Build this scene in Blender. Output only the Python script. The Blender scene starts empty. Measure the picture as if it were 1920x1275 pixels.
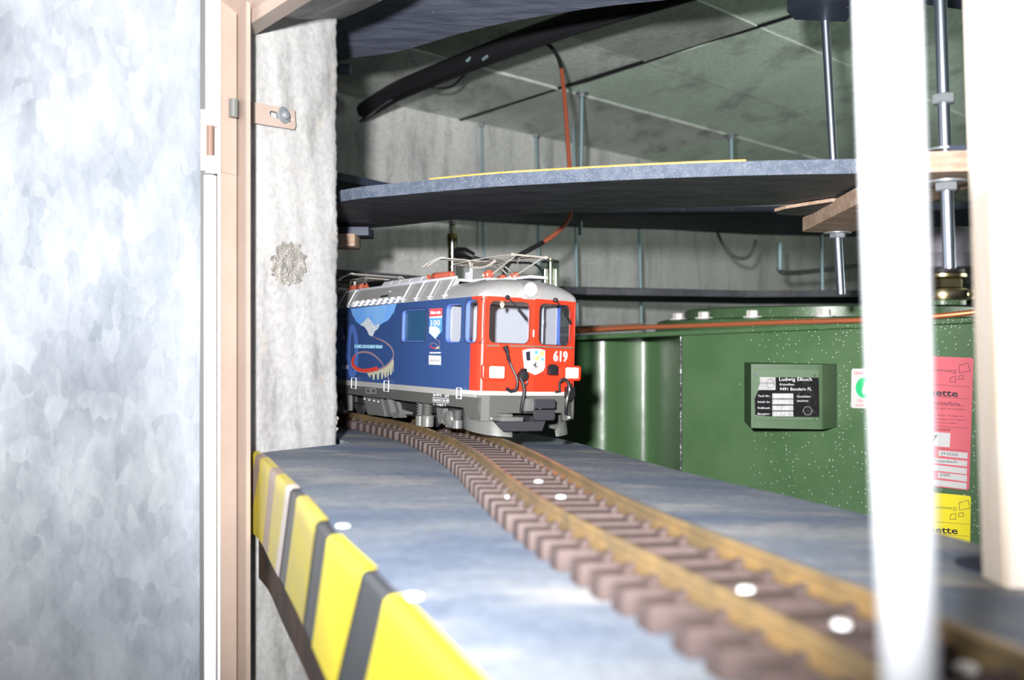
import bpy, bmesh, math, random
from mathutils import Vector, Matrix
random.seed(7)
S = bpy.context.scene; COL = S.collection
PI = math.pi
# ------------------------------------------------------------------ camera, world, lights, exposure
FPX, CX, CY = 1800.0, 960.0, 637.5
cam_d = bpy.data.cameras.new('camera'); cam = bpy.data.objects.new('camera', cam_d); COL.objects.link(cam)
cam.location = (0, 0, 0); cam.rotation_euler = (PI/2, 0, 0)
cam_d.sensor_width = 36; cam_d.lens = FPX/1920*36; cam_d.clip_start = .01
cam_d.dof.use_dof = True; cam_d.dof.focus_distance = 1.12; cam_d.dof.aperture_fstop = 5.8
S.camera = cam
w = bpy.data.worlds.new('world'); S.world = w; w.use_nodes = True
w.node_tree.nodes['Background'].inputs[0].default_value = (.9, .95, 1, 1)
w.node_tree.nodes['Background'].inputs[1].default_value = .14
ld = bpy.data.lights.new('camera_flash', 'SPOT'); ld.energy = 158; ld.spot_size = math.radians(85); ld.spot_blend = 1.0; ld.shadow_soft_size = .018; ld.color = (1, .985, .98)
lo = bpy.data.objects.new('camera_flash', ld); COL.objects.link(lo); lo.location = (-.068, -.06, .078); lo.rotation_euler = (math.radians(94.5), 0, math.radians(-3))
l2 = bpy.data.lights.new('cellar_tube_lamp', 'AREA'); l2.shape = 'RECTANGLE'; l2.size = .9; l2.size_y = .06; l2.energy = 4.6; l2.color = (.93, 1, .92)
l2o = bpy.data.objects.new('cellar_tube_lamp', l2); COL.objects.link(l2o); l2o.location = (1.75, 1.75, .12); l2o.rotation_euler = (Vector((1.2, 1.9, .6))-Vector((1.75, 1.75, .12))).to_track_quat('-Z', 'Y').to_euler()
S.view_settings.view_transform = 'Standard'; S.view_settings.look = 'None'
S.view_settings.gamma = 1; S.view_settings.use_curve_mapping = False
S.view_settings.exposure = 0

# ------------------------------------------------------------------ pixel helpers (frame 1920 x 1275)
A, B = -.028, -.0225            # slope of the spiral boards (they climb towards the viewer)
def P(px, py, Y): return Vector(((px-CX)/FPX*Y, Y, (CY-py)/FPX*Y))
def G(px, py, z0):              # point of a photo pixel on the sloping plane z = z0 + A x + B y
    dx = (px-CX)/FPX; dz = (CY-py)/FPX
    Y = z0/(dz-A*dx-B); return Vector((dx*Y, Y, dz*Y))
def onp(x, y, z0): return Vector((x, y, z0+A*x+B*y))
RAILZ, BOARDZ = -.077, -.0965
UP = Vector((-A, -B, 1)).normalized()

# ------------------------------------------------------------------ materials
def srgb(r, g, b):
    f = lambda c: (c/255/12.92 if c/255 <= .04045 else ((c/255+.055)/1.055)**2.4)
    return (f(r), f(g), f(b), 1)
def mat(name, col, rough=.5, metal=0, col2=None, nscale=20, detail=4, lo_=.4, hi_=.6, stretch=None,
        bump=0, bscale=60, emit=None, estr=0, trans=0, spots=None, spec=.5, coat=0, coat_r=.1, ior=1.45):
    m = bpy.data.materials.new(name); m.use_nodes = True
    nt = m.node_tree; N = nt.nodes; L = nt.links; b = N['Principled BSDF']
    b.inputs['Base Color'].default_value = col; b.inputs['Roughness'].default_value = rough
    b.inputs['Metallic'].default_value = metal; b.inputs['Specular IOR Level'].default_value = spec
    b.inputs['Coat Weight'].default_value = coat; b.inputs['Coat Roughness'].default_value = coat_r
    b.inputs['Transmission Weight'].default_value = trans; b.inputs['IOR'].default_value = ior
    if emit: b.inputs['Emission Color'].default_value = emit; b.inputs['Emission Strength'].default_value = estr
    tc = N.new('ShaderNodeTexCoord'); mp = N.new('ShaderNodeMapping'); L.new(tc.outputs['Object'], mp.inputs[0])
    if stretch: mp.inputs['Scale'].default_value = stretch
    out = None
    if col2:
        n = N.new('ShaderNodeTexNoise'); n.inputs['Scale'].default_value = nscale; n.inputs['Detail'].default_value = detail
        n.inputs['Roughness'].default_value = .65
        L.new(mp.outputs[0], n.inputs[0]); r = N.new('ShaderNodeMapRange'); L.new(n.outputs[0], r.inputs[0])
        r.inputs[1].default_value = lo_; r.inputs[2].default_value = hi_
        mx = N.new('ShaderNodeMix'); mx.data_type = 'RGBA'; L.new(r.outputs[0], mx.inputs[0])
        mx.inputs[6].default_value = col; mx.inputs[7].default_value = col2; out = mx.outputs[2]
    if spots:                     # (scale, threshold, colour, mask noise scale or 0)
        v = N.new('ShaderNodeTexVoronoi'); v.inputs['Scale'].default_value = spots[0]; L.new(tc.outputs['Object'], v.inputs[0])
        c = N.new('ShaderNodeMath'); c.operation = 'LESS_THAN'; L.new(v.outputs['Distance'], c.inputs[0]); c.inputs[1].default_value = spots[1]
        fac = c.outputs[0]
        sp = N.new('ShaderNodeSeparateColor'); L.new(v.outputs['Color'], sp.inputs[0])
        g = N.new('ShaderNodeMath'); g.operation = 'GREATER_THAN'; L.new(sp.outputs[0], g.inputs[0]); g.inputs[1].default_value = spots[3]
        mu = N.new('ShaderNodeMath'); mu.operation = 'MULTIPLY'; L.new(fac, mu.inputs[0]); L.new(g.outputs[0], mu.inputs[1]); fac = mu.outputs[0]
        if len(spots) > 4:        # more spots towards +x of the object
            sx = N.new('ShaderNodeSeparateXYZ'); L.new(tc.outputs['Object'], sx.inputs[0])
            rr = N.new('ShaderNodeMapRange'); L.new(sx.outputs[0], rr.inputs[0]); rr.inputs[1].default_value = spots[4]; rr.inputs[2].default_value = spots[5]
            g2 = N.new('ShaderNodeMath'); g2.operation = 'LESS_THAN'; L.new(sp.outputs[1], g2.inputs[0]); L.new(rr.outputs[0], g2.inputs[1])
            mu2 = N.new('ShaderNodeMath'); mu2.operation = 'MULTIPLY'; L.new(fac, mu2.inputs[0]); L.new(g2.outputs[0], mu2.inputs[1]); fac = mu2.outputs[0]
        m2 = N.new('ShaderNodeMix'); m2.data_type = 'RGBA'; L.new(fac, m2.inputs[0])
        if out: L.new(out, m2.inputs[6])
        else: m2.inputs[6].default_value = col
        m2.inputs[7].default_value = spots[2]; out = m2.outputs[2]
    if out: L.new(out, b.inputs['Base Color'])
    if bump:
        n = N.new('ShaderNodeTexNoise'); n.inputs['Scale'].default_value = bscale; n.inputs['Detail'].default_value = 5
        L.new(mp.outputs[0], n.inputs[0]); bp = N.new('ShaderNodeBump'); bp.inputs['Strength'].default_value = 1
        bp.inputs['Distance'].default_value = bump; L.new(n.outputs[0], bp.inputs['Height']); L.new(bp.outputs[0], b.inputs['Normal'])
    return m
def glass(name, tint=(1, 1, 1, 1), refl=.08):
    m = bpy.data.materials.new(name); m.use_nodes = True; nt = m.node_tree; N = nt.nodes; L = nt.links
    N.remove(N['Principled BSDF']); t = N.new('ShaderNodeBsdfTransparent'); t.inputs[0].default_value = tint
    g = N.new('ShaderNodeBsdfGlossy'); g.inputs['Roughness'].default_value = .03; mx = N.new('ShaderNodeMixShader')
    lw = N.new('ShaderNodeLayerWeight'); pw = N.new('ShaderNodeMath'); pw.operation = 'POWER'; L.new(lw.outputs['Facing'], pw.inputs[0]); pw.inputs[1].default_value = 4
    ma = N.new('ShaderNodeMath'); ma.operation = 'MULTIPLY_ADD'; L.new(pw.outputs[0], ma.inputs[0]); ma.inputs[1].default_value = .6; ma.inputs[2].default_value = .03
    L.new(ma.outputs[0], mx.inputs[0]); L.new(t.outputs[0], mx.inputs[1]); L.new(g.outputs[0], mx.inputs[2])
    L.new(mx.outputs[0], N['Material Output'].inputs[0]); return m
def concrete(name, c1, c2, c3, vstretch=(1, 1, 1), s1=3, s2=14, bump=.0015, pits=True, c4=None, grain=(.8, 1.08)):
    m = bpy.data.materials.new(name); m.use_nodes = True; nt = m.node_tree; N = nt.nodes; L = nt.links; b = N['Principled BSDF']
    b.inputs['Roughness'].default_value = .85; b.inputs['Specular IOR Level'].default_value = .25
    tc = N.new('ShaderNodeTexCoord'); mp = N.new('ShaderNodeMapping'); mp.inputs['Scale'].default_value = vstretch
    L.new(tc.outputs['Object'], mp.inputs[0])
    def noise(s, d, src): n = N.new('ShaderNodeTexNoise'); n.inputs['Scale'].default_value = s; n.inputs['Detail'].default_value = d; n.inputs['Roughness'].default_value = .62; L.new(src, n.inputs[0]); return n.outputs[0]
    def rng(o, a, c): r = N.new('ShaderNodeMapRange'); L.new(o, r.inputs[0]); r.inputs[1].default_value = a; r.inputs[2].default_value = c; return r.outputs[0]
    def mix(f, a, c):
        x = N.new('ShaderNodeMix'); x.data_type = 'RGBA'; L.new(f, x.inputs[0])
        for i, v in ((6, a), (7, c)):
            if isinstance(v, tuple): x.inputs[i].default_value = v
            else: L.new(v, x.inputs[i])
        return x.outputs[2]
    o = mix(rng(noise(s1, 6, mp.outputs[0]), .38, .62), c1, c2)
    o = mix(rng(noise(s2, 8, mp.outputs[0]), .52, .72), o, c3)
    if c4: o = mix(rng(noise(s1*2.3, 5, tc.outputs['Object']), .62, .74), o, c4)
    gr = N.new('ShaderNodeMapRange'); L.new(noise(150, 5, tc.outputs['Object']), gr.inputs[0]); gr.inputs[1].default_value = .3; gr.inputs[2].default_value = .62; gr.inputs[3].default_value, gr.inputs[4].default_value = grain
    gm = N.new('ShaderNodeVectorMath'); gm.operation = 'SCALE'; L.new(o, gm.inputs[0]); L.new(gr.outputs[0], gm.inputs['Scale']); o = gm.outputs[0]
    L.new(o, b.inputs['Base Color'])
    h = noise(90, 6, tc.outputs['Object'])
    bp = N.new('ShaderNodeBump'); bp.inputs['Strength'].default_value = 1; bp.inputs['Distance'].default_value = bump
    L.new(h, bp.inputs['Height']); L.new(bp.outputs[0], b.inputs['Normal']); return m

M = {}
M['conc_wall'] = concrete('back_wall_concrete', (.74, .74, .72, 1), (.60, .61, .60, 1), (.40, .41, .41, 1), (1, 1, .22), 7, 22)
M['conc_pier'] = concrete('pier_concrete', (.44, .44, .435, 1), (.36, .36, .36, 1), (.22, .22, .215, 1), (1, 1, .35), 8, 26, .0005, c4=(.45, .40, .33, 1), grain=(.84, 1.07))
M['conc_ceil'] = concrete('ceiling_concrete', (.76, .92, .77, 1), (.62, .75, .63, 1), (.40, .47, .41, 1), (1, .45, 1), 4, 12)  # green light bounced off the tank is mixed into this colour
M['floor'] = concrete('floor_concrete', (.25, .25, .25, 1), (.2, .2, .2, 1), (.15, .15, .15, 1))
M['rubble'] = concrete('exposed_gravel', (.34, .325, .30, 1), (.25, .235, .215, 1), (.15, .145, .15, 1), (1, 1, 1), 60, 110, .006)
# dusty blue paint of the decks
M['deck'] = concrete('dusty_blue_paint', (.115, .150, .215, 1), (.215, .24, .275, 1), (.40, .385, .36, 1), (.4, 1, 1), 11, 17, .0006)
M['navy_edge'] = mat('navy_painted_edge', (.060, .080, .118, 1), .7, col2=(.095, .115, .155, 1), nscale=90, spots=(700, .25, (.3, .32, .36, 1), .6), bump=.0004, bscale=200)
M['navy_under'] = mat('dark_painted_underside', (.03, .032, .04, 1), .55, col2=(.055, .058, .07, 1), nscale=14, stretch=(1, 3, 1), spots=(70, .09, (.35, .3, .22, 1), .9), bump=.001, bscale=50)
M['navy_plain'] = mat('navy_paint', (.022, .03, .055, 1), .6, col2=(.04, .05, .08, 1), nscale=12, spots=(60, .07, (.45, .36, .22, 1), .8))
M['navy_lit'] = mat('lit_scuffed_navy_paint', (.10, .115, .17, 1), .6, col2=(.17, .19, .26, 1), nscale=14, stretch=(1, 5, 1), spots=(55, .08, (.5, .42, .3, 1), .86), bump=.0006, bscale=80)  # navy paint lightened to hold the flash light on the top deck
M['ply'] = mat('orange_plywood_edge', srgb(205, 140, 60), .6, col2=srgb(230, 170, 90), nscale=30)
M['pine'] = mat('pale_pine', srgb(172, 150, 132), .7, col2=srgb(146, 122, 103), nscale=9, stretch=(2, 14, 14), detail=6, bump=.0004)
M['pine_dark'] = mat('grey_pine_side', srgb(205, 180, 158), .75, col2=srgb(175, 150, 128), nscale=12, stretch=(1, 1, 16), detail=6, bump=.0004)
M['pine_bright'] = mat('overexposed_planed_wood', srgb(250, 240, 228), .6, col2=srgb(244, 226, 205), nscale=12, stretch=(8, 8, 1))  # flash overexposure of the near post is put into this near-white colour
M['zinc'] = mat('zinc_plated_steel', (.55, .62, .74, 1), .32, 1, bump=.0006, bscale=5, spec=.5)
M['zinc_dim'] = mat('dull_zinc_steel', (.30, .42, .46, 1), .5, .7)
M['washer'] = mat('grey_washer_steel', (.26, .28, .30, 1), .42, .45)
M['beige'] = mat('beige_frame_paint', srgb(172, 156, 145), .45, col2=srgb(165, 148, 137), nscale=8)
M['white'] = mat('white_gloss_paint', (.93, .93, .93, 1), .35, spots=(90, .08, (.3, .28, .26, 1), .86))
M['brown'] = mat('brown_worn_paint', srgb(120, 96, 84), .5)
M['green'] = mat('green_tank_enamel', (.065, .135, .058, 1), .34, spec=.5, coat=.15, coat_r=.3, col2=(.085, .16, .075, 1), nscale=7, bump=.0005, bscale=26,
                 spots=(300, .24, (.45, .52, .45, 1), .15, -.28, .15))
M['green2'] = mat('green_tank_side_enamel', (.060, .135, .052, 1), .30, spec=.9, coat=1, coat_r=.36, bump=.0012, bscale=24)
M['green_flat'] = mat('green_bracket_enamel', (.05, .105, .045, 1), .5, spec=.35, col2=(.065, .125, .057, 1), nscale=9)
M['weld'] = mat('weld_bead', (.12, .14, .12, 1), .3, .6, bump=.002, bscale=120)
M['copper'] = mat('copper_tube', srgb(205, 120, 82), .42, .55)
M['cable_brown'] = mat('brown_cable', srgb(150, 78, 55), .5)
M['black'] = mat('black_plastic', (.012, .012, .014, 1), .38)
M['black_sheath'] = mat('black_sheath', (.01, .01, .012, 1), .6)
M['brass'] = mat('brass', (.62, .50, .26, 1), .28, 1, col2=(.5, .42, .26, 1), nscale=60)
M['cap_grey'] = mat('grey_plastic_cap', srgb(128, 124, 134), .45)
M['rail'] = mat('brass_rail', (.42, .285, .13, 1), .34, .65, col2=(.27, .20, .11, 1), nscale=40, stretch=(1, 1, 1))
M['tie'] = mat('brown_plastic_sleeper', (.060, .043, .040, 1), .62, spec=.3, col2=(.083, .061, .058, 1), nscale=45, bump=.0004, bscale=110)
M['yellow'] = mat('yellow_tape', (.74, .62, .02, 1), .35, spec=.4)
M['yellow_old'] = mat('worn_yellow_tape', (.50, .41, .10, 1), .4, col2=(.56, .47, .04, 1), nscale=22)
M['dark_tape'] = mat('black_tape', (.045, .05, .055, 1), .38)
M['brown_tape'] = mat('faded_brown_tape', (.33, .25, .21, 1), .45)
M['pale_tape'] = mat('scraped_pale_tape', (.62, .55, .52, 1), .45)
M['screw'] = mat('glint_white_screw', (.95, .95, .95, 1), .55, .35)  # near-white colour stands in for flash glints on the screw heads
# locomotive
M['blue'] = mat('loco_blue', (.030, .068, .200, 1), .38, spec=.5)
M['blue_in'] = mat('window_return_blue', (.10, .17, .52, 1), .4)
M['panel_blue'] = mat('dark_blue_panel', (.022, .075, .16, 1), .3)
M['red'] = mat('loco_red', (.80, .036, .014, 1), .3, spec=.5)
M['lgrey'] = mat('light_grey_trim', (.44, .44, .43, 1), .4)
M['fgrey'] = mat('frame_grey', (.082, .083, .079, 1), .45)
M['bgrey'] = mat('bogie_grey', (.125, .13, .125, 1), .35, .1)
M['roof'] = mat('silver_roof_paint', (.33, .33, .325, 1), .38, .3, col2=(.43, .43, .43, 1), nscale=900, detail=2)
M['roof_lt'] = mat('pale_silver_ribs', (.60, .62, .68, 1), .3, .2)
M['mesh'] = mat('pale_louvre', (.66, .66, .70, 1), .35, .1)
M['insul'] = mat('red_brown_insulator', (.33, .075, .045, 1), .3, coat=.4)
M['chrome'] = mat('nickel_wire', (.82, .78, .70, 1), .22, 1)
M['wire'] = mat('bright_wire', (.62, .58, .52, 1), .25, .45)
M['dark'] = mat('dark_gasket', (.02, .02, .022, 1), .5)
M['plowdark'] = mat('dark_coupler_metal', (.055, .055, .065, 1), .35, .4)
M['lampglass'] = mat('lit_headlamp', (1, .95, .9, 1), .3, emit=(1, .80, .60, 1), estr=5)
M['lampbulb'] = mat('lit_cab_bulb', (1, .6, .2, 1), .3, emit=(1, .42, .10, 1), estr=70)
M['glass'] = glass('cab_glass', (.93, .95, .97, 1))
M['cab_white'] = mat('cab_inner_white', (.42, .42, .45, 1), .6)
M['cab_ceiling'] = mat('cab_ceiling_tan', (.55, .42, .30, 1), .6)
M['skyblue'] = mat('decal_sky_blue', (.12, .33, .78, 1), .4, col2=(.20, .41, .76, 1), nscale=12)
M['snow'] = mat('decal_snow', (.58, .62, .66, 1), .4, col2=(.40, .56, .66, 1), nscale=160, lo_=.5, hi_=.6)
M['midblue'] = mat('decal_mid_blue', (.075, .145, .45, 1), .4)
M['mauve'] = mat('decal_mauve', (.30, .20, .24, 1), .4)
M['dred'] = mat('decal_red', (.62, .05, .03, 1), .4)
M['cream'] = mat('decal_cream', (.48, .47, .34, 1), .4)
M['ink_white'] = mat('decal_white', (.62, .63, .67, 1), .4)
M['ink_cyan'] = mat('decal_cyan', (.35, .66, .82, 1), .4)
M['ink_blue2'] = mat('decal_light_blue', (.09, .30, .68, 1), .4)
M['ink_black'] = mat('print_black', (.015, .015, .03, 1), .5)
M['ink_grey'] = mat('print_grey', (.36, .35, .37, 1), .5)
M['ink_yellow'] = mat('print_yellow', (.65, .55, .15, 1), .5)
M['ink_red'] = mat('print_red', (.75, .08, .10, 1), .5)
M['ink_green'] = mat('print_green', (.02, .52, .19, 1), .5)
M['st_white'] = mat('white_sticker', (.60, .60, .60, 1), .45)
M['st_red'] = mat('pink_red_sticker', (.66, .125, .16, 1), .45)
M['st_yellow'] = mat('yellow_sticker', (.86, .74, .02, 1), .45)
M['plate_black'] = mat('worn_black_plate', (.010, .010, .011, 1), .8, spec=.15, col2=(.03, .035, .03, 1), nscale=70, lo_=.55, hi_=.7)
M['plate_silver'] = mat('plate_aluminium', (.25, .25, .25, 1), .5, .1, col2=(.34, .34, .34, 1), nscale=60)
def galv():
    m = bpy.data.materials.new('galvanised_sheet'); m.use_nodes = True; nt = m.node_tree; N = nt.nodes; L = nt.links; b = N['Principled BSDF']
    tc = N.new('ShaderNodeTexCoord'); mp = N.new('ShaderNodeMapping'); L.new(tc.outputs['Object'], mp.inputs[0])
    mp.inputs['Rotation'].default_value = (0, .5, 0); mp.inputs['Scale'].default_value = (1.6, 1.6, .8)
    nz = N.new('ShaderNodeTexNoise'); nz.inputs['Scale'].default_value = 30; nz.inputs['Detail'].default_value = 6; L.new(mp.outputs[0], nz.inputs[0])
    va = N.new('ShaderNodeVectorMath'); va.operation = 'SCALE'; L.new(nz.outputs['Color'], va.inputs[0]); va.inputs['Scale'].default_value = .035
    ad = N.new('ShaderNodeVectorMath'); L.new(mp.outputs[0], ad.inputs[0]); L.new(va.outputs[0], ad.inputs[1])
    v = N.new('ShaderNodeTexVoronoi'); v.inputs['Scale'].default_value = 52; L.new(ad.outputs[0], v.inputs[0])
    sp = N.new('ShaderNodeSeparateColor'); L.new(v.outputs['Color'], sp.inputs[0])
    n2 = N.new('ShaderNodeTexNoise'); n2.inputs['Scale'].default_value = 5; n2.inputs['Detail'].default_value = 9; n2.inputs['Roughness'].default_value = .7; L.new(mp.outputs[0], n2.inputs[0])
    a1 = N.new('ShaderNodeMath'); a1.operation = 'MULTIPLY_ADD'; L.new(sp.outputs[0], a1.inputs[0]); a1.inputs[1].default_value = .09; L.new(n2.outputs[0], a1.inputs[2])
    r = N.new('ShaderNodeMapRange'); L.new(a1.outputs[0], r.inputs[0]); r.inputs[1].default_value = .34; r.inputs[2].default_value = .74
    mx = N.new('ShaderNodeMix'); mx.data_type = 'RGBA'; L.new(r.outputs[0], mx.inputs[0]); mx.inputs[6].default_value = (.18, .205, .245, 1); mx.inputs[7].default_value = (.48, .52, .58, 1)
    L.new(mx.outputs[2], b.inputs['Base Color'])
    b.inputs['Metallic'].default_value = .35; b.inputs['Roughness'].default_value = .42
    bp = N.new('ShaderNodeBump'); bp.inputs['Distance'].default_value = .002; bp.inputs['Strength'].default_value = .5; L.new(n2.outputs[0], bp.inputs['Height']); L.new(bp.outputs[0], b.inputs['Normal'])
    return m
M['galv'] = galv()

# ------------------------------------------------------------------ object helpers
def tag(o, label=None, cat=None, group=None, kind=None):
    if label: o['label'] = label
    if cat: o['category'] = cat
    if group: o['group'] = group
    if kind: o['kind'] = kind
    return o
def empty(name, loc=(0, 0, 0), label=None, cat=None, group=None, kind=None):
    o = bpy.data.objects.new(name, None); COL.objects.link(o); o.location = loc; o.empty_display_size = .02
    return tag(o, label, cat, group, kind)
def inv(parent):
    """geometry is written in world coordinates unless the parent is the loco; keep it there"""
    return parent.matrix_basis.inverted() if parent else Matrix.Identity(4)
def catmull(pts, n=8):
    pts = [Vector(p) for p in pts]; out = []
    q = [pts[0]*2-pts[1]]+pts+[pts[-1]*2-pts[-2]]
    for i in range(1, len(q)-2):
        p0, p1, p2, p3 = q[i-1:i+3]
        for k in range(n):
            t = k/n
            out.append(.5*((2*p1)+(p2-p0)*t+(2*p0-5*p1+4*p2-p3)*t*t+(3*p1-p0-3*p2+p3)*t**3))
    out.append(pts[-1]); return out
class MB:
    def __init__(s): s.bm = bmesh.new()
    def box(s, c, d, rot=None, bev=0, fr=None):
        r = bmesh.ops.create_cube(s.bm, size=1); vs = r['verts']
        if bev:
            es = list({e for v in vs for e in v.link_edges})
            for v in vs: v.co = Vector((v.co.x*d[0], v.co.y*d[1], v.co.z*d[2]))
            r2 = bmesh.ops.bevel(s.bm, geom=es, offset=bev, segments=2, affect='EDGES', profile=.6)
            vs = list({v for f in r2['faces'] for v in f.verts}|{v for v in vs if v.is_valid})
            seen = set(vs); st = list(vs)
            while st:
                v = st.pop()
                for e in v.link_edges:
                    o = e.other_vert(v)
                    if o not in seen: seen.add(o); st.append(o)
            vs = list(seen)
        else:
            for v in vs: v.co = Vector((v.co.x*d[0], v.co.y*d[1], v.co.z*d[2]))
        for v in vs:
            co = v.co.copy()
            if rot is not None: co = rot @ co
            v.co = co+Vector(c)
        return s
    def tube(s, pts, r, seg=10, cap=True, smooth=0):
        pts = [Vector(p) for p in pts]
        if smooth: pts = catmull(pts, smooth)
        rs = r if isinstance(r, (list, tuple)) else [r]*len(pts)
        if len(rs) != len(pts): rs = [rs[min(len(rs)-1, int(i*len(rs)/len(pts)))] for i in range(len(pts))]
        t = (pts[1]-pts[0]).normalized(); ref = Vector((0, 0, 1)) if abs(t.z) < .9 else Vector((1, 0, 0))
        n = (ref-t*ref.dot(t)).normalized(); rings = []
        for i, p in enumerate(pts):
            t = (pts[min(i+1, len(pts)-1)]-pts[max(i-1, 0)]).normalized()
            n = (n-t*n.dot(t)).normalized(); b = t.cross(n)
            rings.append([s.bm.verts.new(p+(n*math.cos(a)+b*math.sin(a))*rs[i]) for a in [2*PI*k/seg for k in range(seg)]])
        for a, b in zip(rings, rings[1:]):
            for k in range(seg): s.bm.faces.new((a[k], a[(k+1) % seg], b[(k+1) % seg], b[k]))
        if cap: s.bm.faces.new(rings[0][::-1]); s.bm.faces.new(rings[-1])
        return s
    def lathe(s, prof, c=(0, 0, 0), axis=(0, 0, 1), seg=32, cap=True):
        ax = Vector(axis).normalized(); ref = Vector((1, 0, 0)) if abs(ax.x) < .9 else Vector((0, 1, 0))
        e1 = (ref-ax*ref.dot(ax)).normalized(); e2 = ax.cross(e1); c = Vector(c); rings = []
        for r, z in prof:
            r = max(r, 1e-5)
            rings.append([s.bm.verts.new(c+ax*z+(e1*math.cos(a)+e2*math.sin(a))*r) for a in [2*PI*k/seg for k in range(seg)]])
        for a, b in zip(rings, rings[1:]):
            for k in range(seg): s.bm.faces.new((a[k], a[(k+1) % seg], b[(k+1) % seg], b[k]))
        if cap: s.bm.faces.new(rings[0][::-1]); s.bm.faces.new(rings[-1])
        return s
    def prism(s, pts, vec):
        pts = [Vector(p) for p in pts]; vec = Vector(vec)
        a = [s.bm.verts.new(p) for p in pts]; b = [s.bm.verts.new(p+vec) for p in pts]; n = len(pts)
        s.bm.faces.new(a); s.bm.faces.new(b[::-1])
        for i in range(n): s.bm.faces.new((a[i], b[i], b[(i+1) % n], a[(i+1) % n]))
        return s
    def strip(s, rows, close=False):
        vs = [[s.bm.verts.new(p) for p in r] for r in rows]
        for a, b in zip(vs, vs[1:]):
            m = len(a)
            for k in range(m if close else m-1): s.bm.faces.new((a[k], a[(k+1) % m], b[(k+1) % m], b[k]))
        return s
    def sweep(s, path, prof, up=UP):       # prof: list of (side, height)
        rows = []
        for i, p in enumerate(path):
            t = (path[min(i+1, len(path)-1)]-path[max(i-1, 0)]).normalized(); sd = t.cross(up).normalized()
            rows.append([p+sd*a+up*b for a, b in prof])
        s.strip(rows, True)
        s.bm.verts.ensure_lookup_table(); n = len(prof); k = len(s.bm.verts)
        s.bm.faces.new([s.bm.verts[k-n+j] for j in range(n)]); s.bm.faces.new([s.bm.verts[k-n*len(path)+j] for j in range(n)][::-1])
        return s
    def add_mesh(s, me, mx=None):
        b2 = bmesh.new(); b2.from_mesh(me)
        if mx: bmesh.ops.transform(b2, matrix=mx, verts=b2.verts)
        t = bpy.data.meshes.new('t'); b2.to_mesh(t); b2.free(); s.bm.from_mesh(t); bpy.data.meshes.remove(t); return s
    def obj(s, name, m, parent=None, smooth=True, ang=35, local=False, **kw):
        bm = s.bm
        bmesh.ops.recalc_face_normals(bm, faces=bm.faces)
        me = bpy.data.meshes.new(name); bm.to_mesh(me); bm.free()
        return mkobj(name, me, m, parent, smooth, ang, local, **kw)
def mkobj(name, me, m, parent=None, smooth=True, ang=35, local=False, **kw):
    if parent is not None and not local:
        mw = parent.matrix_basis.copy(); p = parent.parent
        while p: mw = p.matrix_basis @ mw; p = p.parent
        me.transform(mw.inverted())
    for x in (m if isinstance(m, (list, tuple)) else [m]): me.materials.append(x)
    if smooth:
        me.shade_smooth(); me.set_sharp_from_angle(angle=math.radians(ang))
    o = bpy.data.objects.new(name, me); COL.objects.link(o)
    if parent is not None: o.parent = parent
    return tag(o, **kw)
def recenter(o):
    """put a top-level mesh object's origin at the middle of its foot"""
    xs = [v.co for v in o.data.vertices]
    c = Vector(((min(v.x for v in xs)+max(v.x for v in xs))/2, (min(v.y for v in xs)+max(v.y for v in xs))/2, min(v.z for v in xs)))
    o.data.transform(Matrix.Translation(-c)); o.location = c
    return o

class Frame:
    def __init__(s, o, e1, e2): s.o = Vector(o); s.e1 = Vector(e1).normalized(); s.e2 = Vector(e2).normalized(); s.n = s.e1.cross(s.e2).normalized()
    def at(s, a, b, c=0): return s.o+s.e1*a+s.e2*b+s.n*c
    def px(s, x, y):            # ray of photo pixel in world -> frame coords (frame in world space)
        d = Vector(((x-CX)/FPX, 1, (CY-y)/FPX)); t = s.o.dot(s.n)/d.dot(s.n); v = d*t-s.o
        return (v.dot(s.e1), v.dot(s.e2))
    def mx(s, off=0):
        return Matrix(((s.e1.x, s.e2.x, s.n.x, s.o.x+s.n.x*off), (s.e1.y, s.e2.y, s.n.y, s.o.y+s.n.y*off), (s.e1.z, s.e2.z, s.n.z, s.o.z+s.n.z*off), (0, 0, 0, 1)))
def plate_mesh(loops, th, bevel=0):
    cu = bpy.data.curves.new('c', 'CURVE'); cu.dimensions = '2D'; cu.fill_mode = 'BOTH'; cu.extrude = th/2; cu.bevel_depth = bevel; cu.bevel_resolution = 1
    for lp in loops:
        sp = cu.splines.new('POLY'); sp.points.add(len(lp)-1); sp.use_cyclic_u = True
        for p, q in zip(sp.points, lp): p.co = (q[0], q[1], 0, 1)
    ob = bpy.data.objects.new('c', cu); me = bpy.data.meshes.new_from_object(ob); bpy.data.objects.remove(ob); bpy.data.curves.remove(cu)
    return me
def text_mesh(s, size, th=.0001, align='LEFT', sx=1, bold=0, spacing=1):
    cu = bpy.data.curves.new('t', 'FONT'); cu.body = s; cu.size = size; cu.extrude = th/2; cu.align_x = align; cu.resolution_u = 2; cu.offset = bold; cu.space_character = spacing
    ob = bpy.data.objects.new('t', cu); me = bpy.data.meshes.new_from_object(ob); bpy.data.objects.remove(ob); bpy.data.curves.remove(cu)
    if sx != 1: me.transform(Matrix.Diagonal((sx, 1, 1, 1)))
    return me
def rrect(x0, y0, x1, y1, r, n=4):
    r = min(r, (x1-x0)/2, (y1-y0)/2); out = []
    for cx, cy, a0 in ((x1-r, y1-r, 0), (x0+r, y1-r, 90), (x0+r, y0+r, 180), (x1-r, y0+r, 270)):
        for k in range(n+1):
            a = math.radians(a0+90*k/n); out.append((cx+r*math.cos(a), cy+r*math.sin(a)))
    return out
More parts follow.
